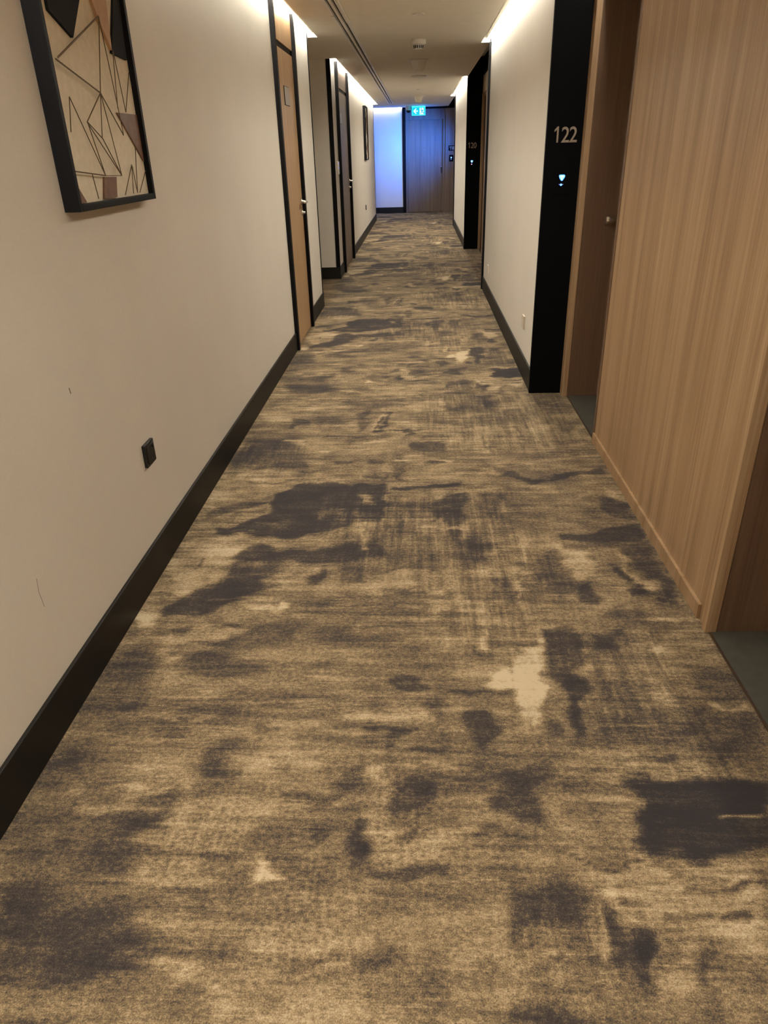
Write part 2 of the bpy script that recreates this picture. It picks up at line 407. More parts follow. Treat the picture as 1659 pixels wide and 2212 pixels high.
 (0.1,0.9,0.004,[(-0.727,2.053),(-0.658,2.062),(-0.652,2.048),(-0.724,2.042)]),
 (0.25,0.85,0.012,[(-0.109,1.745),(-0.046,1.803),(-0.007,1.746),(0.067,1.743),(-0.007,1.714),(-0.082,1.724)]),
 (0.26,0.85,0.015,[(-0.041,1.68),(0.037,1.692),(0.079,1.641),(0.071,1.591),(0.014,1.628)]),
 (0.17,0.9,0.012,[(-0.149,1.587),(-0.007,1.58),(-0.015,1.559),(-0.057,1.549),(-0.068,1.457),(-0.094,1.439),(-0.083,1.539),(-0.147,1.553)]),
 (0.18,0.9,0.01,[(-0.056,1.493),(0.08,1.487),(0.073,1.459),(-0.007,1.463)]),
 (0.18,0.9,0.015,[(0.127,1.601),(0.165,1.643),(0.206,1.622),(0.251,1.584),(0.227,1.545),(0.196,1.506),(0.179,1.461),(0.161,1.497),(0.13,1.543)]),
 (0.92,0.95,0.012,[(0.232,1.749),(0.245,1.807),(0.271,1.833),(0.285,1.75),(0.302,1.833),(0.331,1.944),(0.399,1.972),(0.4,1.82),(0.36,1.709),(0.336,1.595),(0.305,1.564),(0.281,1.594),(0.285,1.685),(0.26,1.728)]),
 (0.82,0.9,0.01,[(0.204,2.01),(0.237,2.01),(0.234,1.935),(0.205,1.935)]),
 (0.74,0.85,0.008,[(0.37,2.402),(0.386,2.402),(0.364,2.17),(0.349,2.17)]),
 (0.7,0.8,0.012,[(0.226,2.211),(0.25,2.211),(0.238,2.039),(0.216,2.039)]),
 (0.3,0.8,0.006,[(0.26,2.242),(0.273,2.242),(0.251,1.936),(0.239,1.935)]),
 (0.86,0.9,0.006,[(0.037,2.278),(0.091,2.278),(0.09,2.256),(0.036,2.256)]),
 (0.72,0.8,0.015,[(0.055,2.216),(0.171,2.241),(0.166,2.154),(0.053,2.153)]),
 (0.1,0.93,0.016,[(0.424,2.025),(0.522,2.069),(0.569,2.013),(0.532,1.871),(0.476,1.821),(0.52,1.777),(0.54,1.732),(0.493,1.648),(0.479,1.549),(0.448,1.529),(0.448,1.635),(0.44,1.752),(0.433,1.834),(0.415,1.92)]),
 (0.32,0.85,0.03,[(0.6,2.04),(0.683,2.014),(0.668,1.923),(0.686,1.813),(0.705,1.651),(0.768,1.652),(0.86,1.693),(0.958,1.655),(0.987,1.576),(0.939,1.45),(0.719,1.48),(0.594,1.496),(0.505,1.512),(0.517,1.627),(0.529,1.822),(0.574,1.922)]),
 (0.18,0.85,0.015,[(0.602,2.029),(0.678,2.016),(0.663,1.915),(0.593,1.919)]),
 (0.2,0.85,0.015,[(0.359,1.605),(0.409,1.615),(0.404,1.548),(0.362,1.538)]),
 (0.16,0.8,0.02,[(0.752,1.602),(0.841,1.641),(0.823,1.535),(0.737,1.534)]),
 (0.58,0.8,0.02,[(0.694,1.872),(0.805,1.936),(0.836,1.839),(0.839,1.736),(0.749,1.681),(0.709,1.714)]),
 (0.8,0.9,0.008,[(0.772,1.931),(0.796,1.936),(0.793,1.897),(0.767,1.892)]),
 (0.33,0.8,0.03,[(0.836,1.862),(0.982,1.827),(1.001,1.695),(0.888,1.673),(0.839,1.758)]),
 (0.56,0.8,0.015,[(0.562,1.427),(0.717,1.446),(0.89,1.425),(0.876,1.39),(0.723,1.39),(0.552,1.387)]),
 (0.33,0.8,0.03,[(0.461,2.454),(0.601,2.49),(0.595,2.316),(0.52,2.2),(0.5,2.28),(0.458,2.365)]),
 (0.74,0.9,0.02,[(0.539,2.649),(0.586,2.649),(0.697,2.501),(0.709,2.389),(0.634,2.372),(0.581,2.501)]),
 (0.18,0.85,0.02,[(0.827,2.617),(0.96,2.664),(0.96,2.288),(0.967,2.188),(0.902,2.202),(0.888,2.333),(0.862,2.444),(0.816,2.512)]),
 (0.14,0.9,0.012,[(0.595,2.316),(0.675,2.349),(0.664,2.219),(0.594,2.219)]),
 (0.1,0.93,0.01,[(0.763,2.49),(0.806,2.472),(0.837,2.25),(0.807,2.235),(0.788,2.366)]),
 (0.7,0.85,0.01,[(0.782,2.587),(0.812,2.556),(0.858,2.301),(0.827,2.288)]),
 (0.14,0.9,0.008,[(0.86,2.266),(0.911,2.26),(0.893,2.202),(0.859,2.208)]),
 (0.32,0.8,0.02,[(0.683,2.186),(0.814,2.199),(0.786,2.098),(0.673,2.097)]),
 (0.12,0.92,0.01,[(0.602,2.718),(0.734,2.743),(0.823,2.793),(0.974,2.827),(0.978,2.68),(0.883,2.664),(0.768,2.649),(0.595,2.665)]),
 (0.3,0.8,0.01,[(0.592,2.649),(0.874,2.657),(0.873,2.617),(0.598,2.594)]),
 (0.28,0.8,0.02,[(0.142,2.683),(0.317,2.65),(0.279,2.457),(0.14,2.457)]),
 (0.28,0.8,0.02,[(0.474,2.556),(0.568,2.587),(0.573,2.458),(0.501,2.361),(0.456,2.388)]),
 (0.13,0.9,0.012,[(0.081,3.075),(0.17,3.141),(0.224,3.135),(0.198,2.994),(0.2,2.868),(0.158,2.683),(0.134,2.683),(0.128,2.919),(0.067,2.832),(0.053,2.976)]),
 (0.27,0.8,0.015,[(0.277,3.15),(0.399,3.139),(0.368,2.917),(0.274,2.885)]),
 (0.2,0.9,0.008,[(0.421,3.348),(0.499,3.393),(0.545,3.311),(0.643,3.299),(0.705,3.39),(0.885,3.417),(0.94,3.452),(0.934,3.34),(0.865,3.364),(0.693,3.321),(0.618,3.254),(0.521,3.267)]),
 (0.33,0.8,0.008,[(0.408,3.224),(0.551,3.222),(0.545,3.179),(0.404,3.181)]),
 (0.68,0.85,0.012,[(0.876,3.207),(0.958,3.185),(0.95,3.046),(0.904,3.067)]),
 (0.22,0.85,0.012,[(0.863,3.108),(0.942,3.047),(0.959,2.863),(0.864,2.9),(0.845,2.989)]),
 (0.1,0.93,0.004,[(-0.133,3.22),(0.214,3.282),(0.216,3.237),(-0.132,3.192)]),
 (0.1,0.93,0.012,[(-0.623,3.265),(-0.409,3.285),(-0.338,3.222),(-0.297,3.272),(-0.17,3.27),(-0.156,3.103),(-0.187,2.856),(-0.28,2.857),(-0.407,2.747),(-0.548,2.697),(-0.717,2.71),(-0.771,2.749),(-0.918,2.736),(-0.933,2.793),(-0.845,2.806),(-0.77,2.892),(-0.687,2.963),(-0.729,3.042),(-0.692,3.156)]),
 (0.26,0.85,0.008,[(-1.012,2.88),(-0.977,3.014),(-0.897,3.028),(-0.761,3.057),(-0.729,3.042),(-0.864,2.984),(-0.947,2.95),(-1.001,2.894)]),
 (0.6,0.8,0.01,[(-0.905,2.861),(-0.811,2.964),(-0.726,3.027),(-0.698,2.948),(-0.78,2.878),(-0.877,2.806)]),
 (0.4,0.8,0.015,[(-0.493,2.961),(-0.357,2.979),(-0.35,2.903),(-0.465,2.895)]),
 (0.7,0.7,0.004,[(-0.312,3.13),(-0.268,3.151),(-0.229,3.104),(-0.239,3.058),(-0.274,3.078)]),
 (0.15,0.88,0.02,[(-0.757,2.62),(-0.682,2.656),(-0.608,2.596),(-0.503,2.573),(-0.362,2.631),(-0.19,2.671),(-0.123,2.545),(-0.231,2.512),(-0.371,2.475),(-0.554,2.501),(-0.565,2.432),(-0.609,2.345),(-0.662,2.272),(-0.775,2.272),(-0.757,2.431),(-0.787,2.512)]),
 (0.62,0.85,0.006,[(-0.811,2.723),(-0.687,2.685),(-0.411,2.722),(-0.398,2.668),(-0.615,2.636),(-0.751,2.685)]),
 (0.42,0.8,0.012,[(-0.757,2.489),(-0.65,2.497),(-0.641,2.453),(-0.743,2.453)]),
 (0.7,0.85,0.03,[(-1.054,2.621),(-0.968,2.698),(-0.825,2.723),(-0.781,2.673),(-0.782,2.489),(-0.777,2.375),(-0.89,2.271),(-0.946,2.271)]),
 (0.27,0.85,0.006,[(-0.926,2.442),(-0.923,2.557),(-0.906,2.546),(-0.912,2.453)]),
 (0.63,0.8,0.025,[(-0.515,2.41),(-0.225,2.432),(-0.015,2.432),(-0.015,2.275),(-0.548,2.273),(-0.609,2.345)]),
 (0.26,0.85,0.01,[(-0.461,2.325),(-0.431,2.397),(-0.369,2.464),(-0.39,2.397),(-0.414,2.312)]),
 (0.34,0.8,0.02,[(-0.339,2.464),(-0.221,2.475),(-0.211,2.336),(-0.305,2.342)]),
 (0.63,0.85,0.03,[(-1.046,3.429),(-0.68,3.442),(-0.628,3.293),(-0.734,3.109),(-0.979,3.075),(-1.039,3.112)]),
 (0.3,0.85,0.03,[(-1.041,3.899),(-0.788,3.893),(-0.663,3.751),(-0.621,3.46),(-0.837,3.445),(-1.03,3.466),(-1.049,3.676)]),
 (0.24,0.8,0.015,[(-1.021,3.809),(-0.951,3.852),(-0.925,3.673),(-0.983,3.674)]),
 (0.25,0.85,0.008,[(-0.923,3.553),(-0.628,3.561),(-0.614,3.466),(-0.904,3.464)]),
 (0.2,0.85,0.004,[(-0.474,3.552),(-0.356,3.563),(-0.353,3.524),(-0.471,3.52)]),
 (0.23,0.85,0.004,[(-0.263,3.574),(-0.193,3.579),(-0.191,3.54),(-0.261,3.535)]),
 (0.38,0.7,0.012,[(-0.416,3.5),(-0.313,3.498),(-0.305,3.382),(-0.405,3.383)]),
 (0.18,0.85,0.006,[(-0.113,3.637),(-0.097,3.61),(-0.06,3.286),(-0.09,3.286)]),
 (0.22,0.8,0.004,[(-0.305,3.346),(-0.162,3.362),(-0.161,3.333),(-0.303,3.317)]),
 (0.22,0.8,0.004,[(-0.294,3.194),(-0.131,3.171),(-0.131,3.144),(-0.291,3.157)]),
 (0.22,0.8,0.004,[(-0.183,3.41),(-0.168,3.41),(-0.153,3.129),(-0.171,3.129)]),
 (0.22,0.8,0.004,[(-0.241,3.399),(-0.226,3.399),(-0.215,3.183),(-0.228,3.183)]),
 (0.17,0.88,0.008,[(-0.103,4.03),(-0.039,4.06),(-0.039,3.958),(-0.096,3.944)]),
 (0.2,0.88,0.008,[(-0.048,3.838),(0.141,3.834),(0.126,3.7),(-0.026,3.703)]),
 (0.26,0.85,0.01,[(0.024,3.569),(0.143,3.579),(0.13,3.503),(0.031,3.498)]),
 (0.3,0.8,0.01,[(-0.147,3.665),(-0.088,3.677),(-0.089,3.332),(-0.132,3.332)]),
 (0.66,0.8,0.02,[(0.31,4.067),(0.429,4.096),(0.413,3.667),(0.302,3.669)]),
 (0.55,0.8,0.02,[(0.462,4.063),(0.78,4.086),(0.721,3.661),(0.454,3.666)]),
 (0.36,0.8,0.02,[(0.786,4.054),(0.931,4.082),(0.863,3.733),(0.769,3.763)]),
 (0.72,0.8,0.006,[(0.318,3.45),(0.394,3.461),(0.388,3.395),(0.314,3.396)]),
 (0.63,0.85,0.03,[(-1.038,4.309),(-0.934,4.608),(-0.721,4.63),(-0.701,4.299),(-0.888,4.174)]),
 (0.2,0.88,0.01,[(-0.813,4.073),(-0.793,4.275),(-0.71,4.255),(-0.682,4.135),(-0.745,4.137),(-0.773,4.072)]),
 (0.36,0.8,0.02,[(-0.683,4.254),(-0.493,4.328),(-0.438,4.023),(-0.587,3.995)]),
 (0.28,0.85,0.012,[(-0.412,4.326),(-0.342,4.442),(-0.298,4.166),(-0.362,4.021)]),
 (0.15,0.9,0.006,[(-0.274,3.987),(-0.229,4.356),(-0.175,4.354),(-0.238,3.986)]),
 (0.74,0.85,0.004,[(-0.29,4.019),(-0.235,4.486),(-0.216,4.485),(-0.266,4.003)]),
 (0.74,0.85,0.003,[(-0.256,4.018),(-0.202,4.428),(-0.19,4.428),(-0.242,4.018)]),
 (0.68,0.85,0.012,[(-0.324,3.787),(-0.257,3.88),(-0.066,3.982),(-0.101,3.914),(-0.246,3.821)]),
 (0.35,0.8,0.01,[(-0.325,4.616),(-0.1,4.638),(-0.097,4.481),(-0.316,4.47)]),
 (0.2,0.85,0.01,[(0.39,4.68),(0.501,4.696),(0.494,4.461),(0.425,4.417)]),
 (0.25,0.8,0.02,[(-1.026,3.831),(-0.783,3.893),(-0.689,3.766),(-0.764,3.643),(-1.009,3.648)]),
 (0.66,0.7,0.02,[(-0.083,4.558),(0.166,4.628),(0.159,4.416),(-0.05,4.368)]),
]
CROSSWEAVE = [
 (1,0.15,[(-0.446,3.08),(0.392,3.176),(0.537,2.44),(0.408,1.92),(0.137,1.917),(-0.015,2.422),(-0.355,2.475)]),
 (1,0.1,[(0.195,1.026),(0.431,1.032),(0.392,0.872),(0.177,0.866)]),
 (1,0.1,[(-0.019,4.737),(0.96,4.699),(0.884,3.732),(0.238,3.67),(-0.006,4.149)]),
 (0.8,0.1,[(0.424,2.025),(0.814,2.028),(0.845,1.525),(0.505,1.512)]),
 (0.8,0.08,[(0.569,1.452),(0.904,1.458),(0.871,1.378),(0.548,1.371)]),
 (0.8,0.08,[(-1.118,3.826),(-0.662,3.816),(-0.693,3.358),(-1.037,3.363)]),
]
KNIT = [
 (1,0.06,[(-0.42,1.067),(-0.161,1.073),(-0.143,0.866),(-0.373,0.859)]),
 (1,0.04,[(-0.16,1.438),(-0.063,1.44),(0.057,1.203),(0.021,1.101),(-0.13,1.098)]),
 (0.8,0.04,[(-0.305,1.168),(-0.215,1.171),(-0.205,1.084),(-0.292,1.082)]),
 (0.8,0.06,[(-0.687,1.242),(-0.434,1.351),(-0.376,1.068),(-0.637,1.061)]),
 (0.9,0.04,[(0.254,0.824),(0.444,0.83),(0.432,0.786),(0.247,0.78)]),
]

REPEAT = 3.97
Y_START = 0.77
def paint_tile():
    X0, X1, step = -1.12, 1.04, 0.01
    nx = int(round((X1-X0)/step))+1; ny = int(round(REPEAT/step))
    xs = X0+np.arange(nx)*step; ys = Y_START+np.arange(ny)*step
    rng = np.random.RandomState(4)
    def rows(n, k):                                   # smooth random curve, repeating
        a = rng.randn(n)
        f = np.fft.rfft(a); w = np.exp(-(np.arange(len(f))*k/n)**2)
        a = np.fft.irfft(f*w, n); return a/a.std()
    gx, gy = np.meshgrid(xs, ys)
    def field(cx, cy, seed):                          # smooth random field with correlation lengths cx, cy (metres)
        r = np.random.RandomState(seed)
        F = np.fft.rfft2(r.randn(ny, nx+60))
        ky = np.fft.fftfreq(ny, step)[:, None]; kx = np.fft.rfftfreq(nx+60, step)[None, :]
        a = np.fft.irfft2(F*np.exp(-(np.pi*kx*cx)**2*0.5-(np.pi*ky*cy)**2*0.5), s=(ny, nx+60))[:, :nx]
        return a/a.std()
    sh = 0.6*field(.16, .010, 1)+0.5*field(.07, .016, 2)      # brush streaks across the corridor
    sv = 0.6*field(.010, .16, 3)+0.5*field(.016, .07, 4)      # brush streaks along it
    iso = field(.035, .03, 5); big = field(.16, .10, 6)
    jx = 0.012*field(.05, .05, 7); jy = 0.010*field(.05, .05, 8)
    out = np.zeros((3, ny, nx)); out[0] = 0.50
    drift = np.zeros((ny, nx))
    for _ in range(26):                               # loose tonal drift in horizontal bands
        cy, cx = rng.uniform(0, REPEAT)+Y_START, rng.uniform(X0, X1)
        wy, wx = rng.uniform(0.04, 0.16), rng.uniform(0.2, 0.6)
        dy = np.abs(gy-cy); dy = np.minimum(dy, REPEAT-dy)
        drift += rng.uniform(-0.06, 0.06)*np.exp(-(dy/wy)**2-((gx-cx)/wx)**2)
    out[0] += drift
    def stroke(ch, tone, op, feather, pts):
        P = np.array(pts)
        for shift in (-REPEAT, 0.0, REPEAT):
            Q = P+np.array([0, shift]); pad = feather+0.05
            x0, y0 = Q.min(0)-pad; x1, y1 = Q.max(0)+pad
            i0, i1 = np.searchsorted(xs, (x0, x1)); k0, k1 = np.searchsorted(ys, (y0, y1))
            if i1 <= i0 or k1 <= k0: continue
            x = gx[k0:k1, i0:i1]+jx[k0:k1, i0:i1]; y = gy[k0:k1, i0:i1]+jy[k0:k1, i0:i1]
            d = np.full(x.shape, 1e9); inside = np.zeros(x.shape, bool)
            for (ax, ay), (bx, by) in zip(Q, np.roll(Q, -1, 0)):
                ex, ey = bx-ax, by-ay
                t = np.clip(((x-ax)*ex+(y-ay)*ey)/(ex*ex+ey*ey+1e-12), 0, 1)
                d = np.minimum(d, np.hypot(x-ax-t*ex, y-ay-t*ey))
                c = ((ay > y) != (by > y))
                xi = ax+(y-ay)*ex/(ey if abs(ey) > 1e-9 else 1e-9)
                inside ^= (c & (x < xi))
            s = np.where(inside, d, -d)
            if ch == 0:
                q = np.s_[k0:k1, i0:i1]; size = min(1.0, feather/0.02)
                s = s+size*(0.010*sh[q]+0.006*sv[q]*(0.4+1.4*out[1][q])+0.005*iso[q])
            a = np.clip(s/(2*feather)+0.5, 0, 1); a = a*a*(3-2*a)*op
            w = out[ch][k0:k1, i0:i1]
            out[ch][k0:k1, i0:i1] = w*(1-a)+tone*a
    for o, f, pts in CROSSWEAVE: stroke(1, 1.0, o, f, pts)
    def dashes(n, seed):
        r = np.random.RandomState(seed)
        for _ in range(n):
            cx, cy = r.uniform(X0+.05, X1-.05), Y_START+r.uniform(0, REPEAT)
            L, W = r.uniform(.03, .16), r.uniform(.003, .011)
            v = out[1][int((cy-Y_START)/step) % ny, int((cx-X0)/step)] > .5 and r.rand() < .6
            a = r.uniform(-.12, .12)+(math.pi/2 if v else 0)
            ux, uy = math.cos(a)*L, math.sin(a)*L; wx, wy = -math.sin(a)*W, math.cos(a)*W
            t = r.choice([r.uniform(.18, .34), r.uniform(.64, .82)])
            stroke(0, t, r.uniform(.35, .75), .006, [(cx-ux-wx, cy-uy-wy), (cx+ux-wx, cy+uy-wy), (cx+ux+wx, cy+uy+wy), (cx-ux+wx, cy-uy+wy)])
    dashes(150, 11)
    for t, o, f, pts in STROKES: stroke(0, min(t, .93), o, max(f*0.9, 0.008), pts)
    dashes(110, 12)
    out[0] += 0.035*sh+0.03*sv*(0.3+out[1])+0.03*iso+0.035*big
    for o, f, pts in KNIT: stroke(2, 1.0, o, f, pts)
    return xs, ys, out

def make_floor():
    xs_t, ys_t, tile = paint_tile()
    xs = np.concatenate([np.arange(-2.75, -1.13, 0.12), np.arange(-1.12, 1.041, 0.0125), np.arange(1.1, 1.46, 0.12)])
    ys = np.concatenate([np.arange(-4.15, 0.6, 0.05), np.arange(0.6, 6.0, 0.01), np.arange(6.0, 21.15, 0.02)])
    nx, ny = len(xs), len(ys)
    fx = np.clip((np.clip(xs, xs_t[0], xs_t[-1])-xs_t[0])/0.01, 0, len(xs_t)-1.001)
    fy = ((ys-Y_START) % REPEAT)/0.01
    ix = fx.astype(int); wx = fx-ix
    iy = np.floor(fy).astype(int) % len(ys_t); wy = fy-np.floor(fy); iy2 = (iy+1) % len(ys_t)
    col = np.ones((ny, nx, 4), np.float32)
    for c in range(3):
        A = tile[c]
        top = A[iy][:, ix]*(1-wx)+A[iy][:, ix+1]*wx
        bot = A[iy2][:, ix]*(1-wx)+A[iy2][:, ix+1]*wx
        col[:, :, c] = top*(1-wy)[:, None]+bot*wy[:, None]
    gx, gy = np.meshgrid(xs, ys)
    co = np.stack([gx, gy, np.zeros_like(gx)], -1).reshape(-1, 3).astype(np.float32)
    i = np.arange(ny*nx).reshape(ny, nx)
    quads = np.stack([i[:-1, :-1], i[:-1, 1:], i[1:, 1:], i[1:, :-1]], -1).reshape(-1, 4).astype(np.int32)
    me = bpy.data.meshes.new('floor')
    me.vertices.add(len(co)); me.vertices.foreach_set('co', co.ravel())
    me.loops.add(quads.size); me.loops.foreach_set('vertex_index', quads.ravel())
    me.polygons.add(len(quads)); me.polygons.foreach_set('loop_start', np.arange(0, quads.size, 4, dtype=np.int32))
    me.update(calc_edges=True)
    a = me.color_attributes.new('pattern', 'FLOAT_COLOR', 'POINT')
    a.data.foreach_set('color', col.reshape(-1))
    me.materials.append(M['carpet'])
    o = bpy.data.objects.new('floor', me); COL.objects.link(o)
    return tag(o, 'beige and charcoal brushed pattern carpet running down the corridor', 'carpet', kind='structure')
make_floor()

# ------------------------------------------------------------------ room shell
H = 2.49          # ceiling underside
TOP = 2.74        # inside top of the light coves
XL, XR, XW = -1.055, 0.760, 0.985     # left wall, right wall, veneered recess wall
ST = dict(kind='structure')
def struct(name, mat, dims, label=None, cat=None, parent=None, bevel=0.0):
    return box(name, mat, dims, parent, bevel, label=label, cat=cat, kind='structure')

# left wall, in three stretches
D1 = (6.005, 6.985)   # near service door, outside of its frame
D2 = (10.36, 11.88)
struct('wall_left', M['wall'], (-1.24, XL, -4.1, D1[0], 0, TOP), 'long beige papered wall at near left, carrying the large picture', 'wall')
struct('wall_left', M['wall'], (-1.24, XL, D1[1], 7.95, 0, TOP), 'narrow beige wall strip right of the nearer left door', 'wall')
struct('wall_left', M['wall'], (-1.24, XL, 9.83, D2[0], 0, TOP), 'narrow beige wall strip left of the farther left door', 'wall')
struct('wall_left', M['wall'], (-1.24, XL, D2[1], 18.75, 0, TOP), 'beige wall beyond the farther left door, carrying the small far picture', 'wall')
struct('wall_left', M['wall'], (-2.6, -1.24, 9.83, 9.98, 0, TOP), 'beige return wall of the left side passage, facing the camera', 'wall')
struct('wall_left', M['wall'], (-2.6, -1.24, 7.80, 7.95, 0, TOP), 'near wall of the left side passage', 'wall')
struct('wall_left', M['wall'], (-2.75, -2.6, 7.80, 9.98, 0, TOP), 'end wall inside the left side passage', 'wall')
struct('wall_left', M['wall'], (-2.6, -1.24, 18.60, 18.75, 0, TOP), 'near wall of the far left passage', 'wall')
struct('wall_left', M['wall'], (-2.75, -2.6, 18.60, 21.02, 0, TOP), 'end wall inside the far left passage', 'wall')
# right wall
struct('wall_right', M['wall'], (XR, 1.40, 4.76, 8.90, 0, TOP), 'beige wall between the 122 and 120 recesses', 'wall')
struct('wall_right', M['wall'], (XR, 1.40, 12.72, 16.90, 0, TOP), 'beige wall beyond the 120 recess at far right', 'wall')
struct('wall_right', M['wall'], (XR, 1.40, -4.1, 0.55, 0, TOP), 'right wall behind the camera', 'wall')
struct('wall_back', M['wall'], (-1.24, 1.40, -4.25, -4.1, 0, TOP), 'wall closing the corridor behind the camera', 'wall')
# end wall
struct('wall_end', M['wall'], (-2.6, -0.425, 20.87, 21.02, 0, TOP), 'pale end wall washed blue, left of door 118', 'wall')

# baseboards
SK = M['skirting']
def skirt(name, d, label):
    return struct(name, SK, d, label, 'baseboard', bevel=0.003)
BH = 0.147
skirt('baseboard_left', (XL-.01, -1.043, -4.1, D1[0], 0, BH), 'long black baseboard at near left')
skirt('baseboard_left', (XL-.01, -1.043, D1[1], 7.962, 0, BH), 'short black baseboard right of the nearer left door')
skirt('baseboard_left', (-2.6, -1.046, 9.818, 9.84, 0, BH), 'black baseboard facing the camera on the side passage return')
skirt('baseboard_left', (XL-.01, -1.043, 9.8185, D2[0], 0, BH), 'short black baseboard left of the farther left door')
skirt('baseboard_left', (XL-.01, -1.043, D2[1], 18.762, 0, BH), 'black baseboard along the far left wall')
skirt('baseboard_right', (0.748, XR+.01, 4.757, 8.905, 0, BH), 'black baseboard between the 122 and 120 recesses')
skirt('baseboard_right', (0.748, XR+.01, 12.72, 16.905, 0, BH), 'black baseboard at far right beyond the 120 recess')
skirt('baseboard_right', (0.748, XR+.01, -4.1, 0.55, 0, BH), 'black baseboard on the right wall behind the camera')
skirt('baseboard_end', (-2.6, -0.425, 20.855, 20.88, 0, BH), 'black baseboard under the blue lit end wall')

# black corner trims
TR = M['black_trim']
struct('trim_1', TR, (-1.105, -1.048, 7.935, 7.957, BH, TOP-.01), 'thin black corner strip where the left side passage opens', 'trim')
struct('trim_2', TR, (-1.098, -1.046, 9.822, 9.85, BH, H), 'black corner strip on the far side of the left passage', 'trim')
struct('trim_3', TR, (0.738, 0.775, 8.83, 8.905, 0, H), 'black corner strip at the near edge of the 120 recess', 'trim')
struct('trim_4', TR, (0.742, 0.775, 16.84, 16.905, 0, H), 'black corner strip at the near edge of the 118 recess', 'trim')
struct('trim_5', TR, (-0.428, -0.345, 20.85, 20.95, 0, 2.46), 'black strip between the blue wall and the 118 door panelling', 'trim')
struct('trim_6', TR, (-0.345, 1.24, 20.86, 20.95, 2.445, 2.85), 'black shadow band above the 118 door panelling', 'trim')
struct('trim_7', TR, (-1.09, -1.049, 18.735, 18.765, BH, TOP-.01), 'thin black corner strip where the far left passage opens', 'trim')

# ceiling slab with light slots left open along the walls, and cove lids above
CE = M['ceiling']
def ceil(x0, x1, y0, y1, z0=H, z1=None):
    c.box(x0, x1, y0, y1, z0, z1 or z0+0.05)
LS, RS = -0.965, 0.655            # slot edges
DX0, DX1 = -0.706, -0.584         # opening of the linear air diffuser
DEND = 19.05
c = MB()
c.box(LS, DX0-.001, -4.1, 20.79, H, H+.05)
c.box(-2.6, LS, 8.07, 9.83, H, H+.05)          # over the left side passage
c.box(-2.6, LS, 19.22, 20.79, H, H+.05)        # over the far left passage
c.build('ceiling', CE, label='off white ceiling left of the air diffuser, over the left passages', cat='ceiling', kind='structure')
c = MB()
c.box(DX0-.001, DX1+.001, DEND+.001, 20.79, H, H+.05)
c.build('ceiling', CE, label='short ceiling piece beyond the far end of the air diffuser', cat='ceiling', kind='structure')
c = MB()
c.box(DX1+.001, RS, -4.1, 20.79, H, H+.05)
c.box(-.43, RS, 20.79, 20.86, H, H+.05)
c.box(RS, XW-.09, 0.55, 4.74, H, H+.05)  # stops short of the wood wall, gap for the added strip
c.box(RS, 0.752, 8.90, 12.70, H, H+.05)
c.box(RS, 0.752, 17.15, 20.79, H, H+.05)
c.build('ceiling', CE, label='off white ceiling right of the air diffuser, carrying the round fittings', cat='ceiling', kind='structure')
c = MB()
c.box(-2.75, 1.40, -4.25, 21.02, TOP, TOP+.08)                  # lid above everything
c.box(LS, LS+.015, -4.1, 8.07, H+.05, TOP); c.box(LS, LS+.015, 9.83, 19.22, H+.05, TOP)
c.box(RS-.015, RS, -4.1, 0.55, H+.05, TOP); c.box(RS-.015, RS, 4.74, 8.9, H+.05, TOP); c.box(RS-.015, RS, 12.7, 17.15, H+.05, TOP)
c.box(-1.24, LS, 8.07, 8.085, H+.05, TOP); c.box(-2.6, LS, 9.80, 9.815, H+.05, TOP); c.box(-2.6, LS, 19.22, 19.235, H+.05, TOP)
c.box(RS, 0.76, 8.90, 8.915, H+.05, TOP); c.box(RS, 0.76, 12.685, 12.70, H+.05, TOP); c.box(RS, 0.76, 17.15, 17.165, H+.05, TOP)
c.box(RS, 0.76, 4.725, 4.74, H+.05, TOP); c.box(RS, 0.76, .55, .565, H+.05, TOP)
c.box(-2.6, -.43, 20.775, 20.79, H+.05, TOP)
c.build('ceiling', M['cove'], label='white inside of the light coves above the ceiling slots', cat='ceiling', kind='structure')

# LED strips in the coves
def strip(x, y0, y1, label, out, lamp='led'):
    """opal bar in the slot, beside the wall; x = wall face, out = +1 / -1 away from the wall"""
    r = empty('cove_light', (x, (y0+y1)/2, 2.52), label, 'light', 'cove lights above the ceiling slots')
    b = lambda u, v: (min(x+out*u, x+out*v), max(x+out*u, x+out*v))
    box('housing', M['cove'], b(.002, .046)+(y0, y1, 2.5225, 2.56), r)
    box('lamp', M[lamp], b(.004, .044)+(y0+.01, y1-.01, 2.518, 2.522), r)
def strip_left(y0, y1, label): strip(XL, y0, y1, label, 1)
def strip_right(y0, y1, label): strip(XR, y0, y1, label, -1)
strip_left(-4.0, 8.03, 'warm light strip in the slot above the near left wall')
strip_left(9.86, 19.18, 'warm light strip in the slot above the far left wall')
strip_right(-4.0, 0.52, 'warm light strip in the right slot behind the camera')
strip_right(4.78, 8.87, 'warm light strip in the slot above the wall between 122 and 120')
strip(XW, 0.60, 4.70, 'unseen warm strip added above the near right wood wall to brighten the near end', -1, 'led_low')  # added out of view, lifts the dim near left wall
strip_right(12.74, 17.12, 'warm light strip in the slot above the far right wall')
r = empty('cove_light', (-1.45, 20.80, 2.64), 'warm light strip in the slot above the end wall', 'light', 'cove lights above the ceiling slots')
box('housing', M['cove'], (-2.5, -.45, 20.824, 20.868, 2.5225, 2.56), r)
box('lamp', M['led_low'], (-2.49, -.46, 20.826, 20.866, 2.518, 2.522), r)

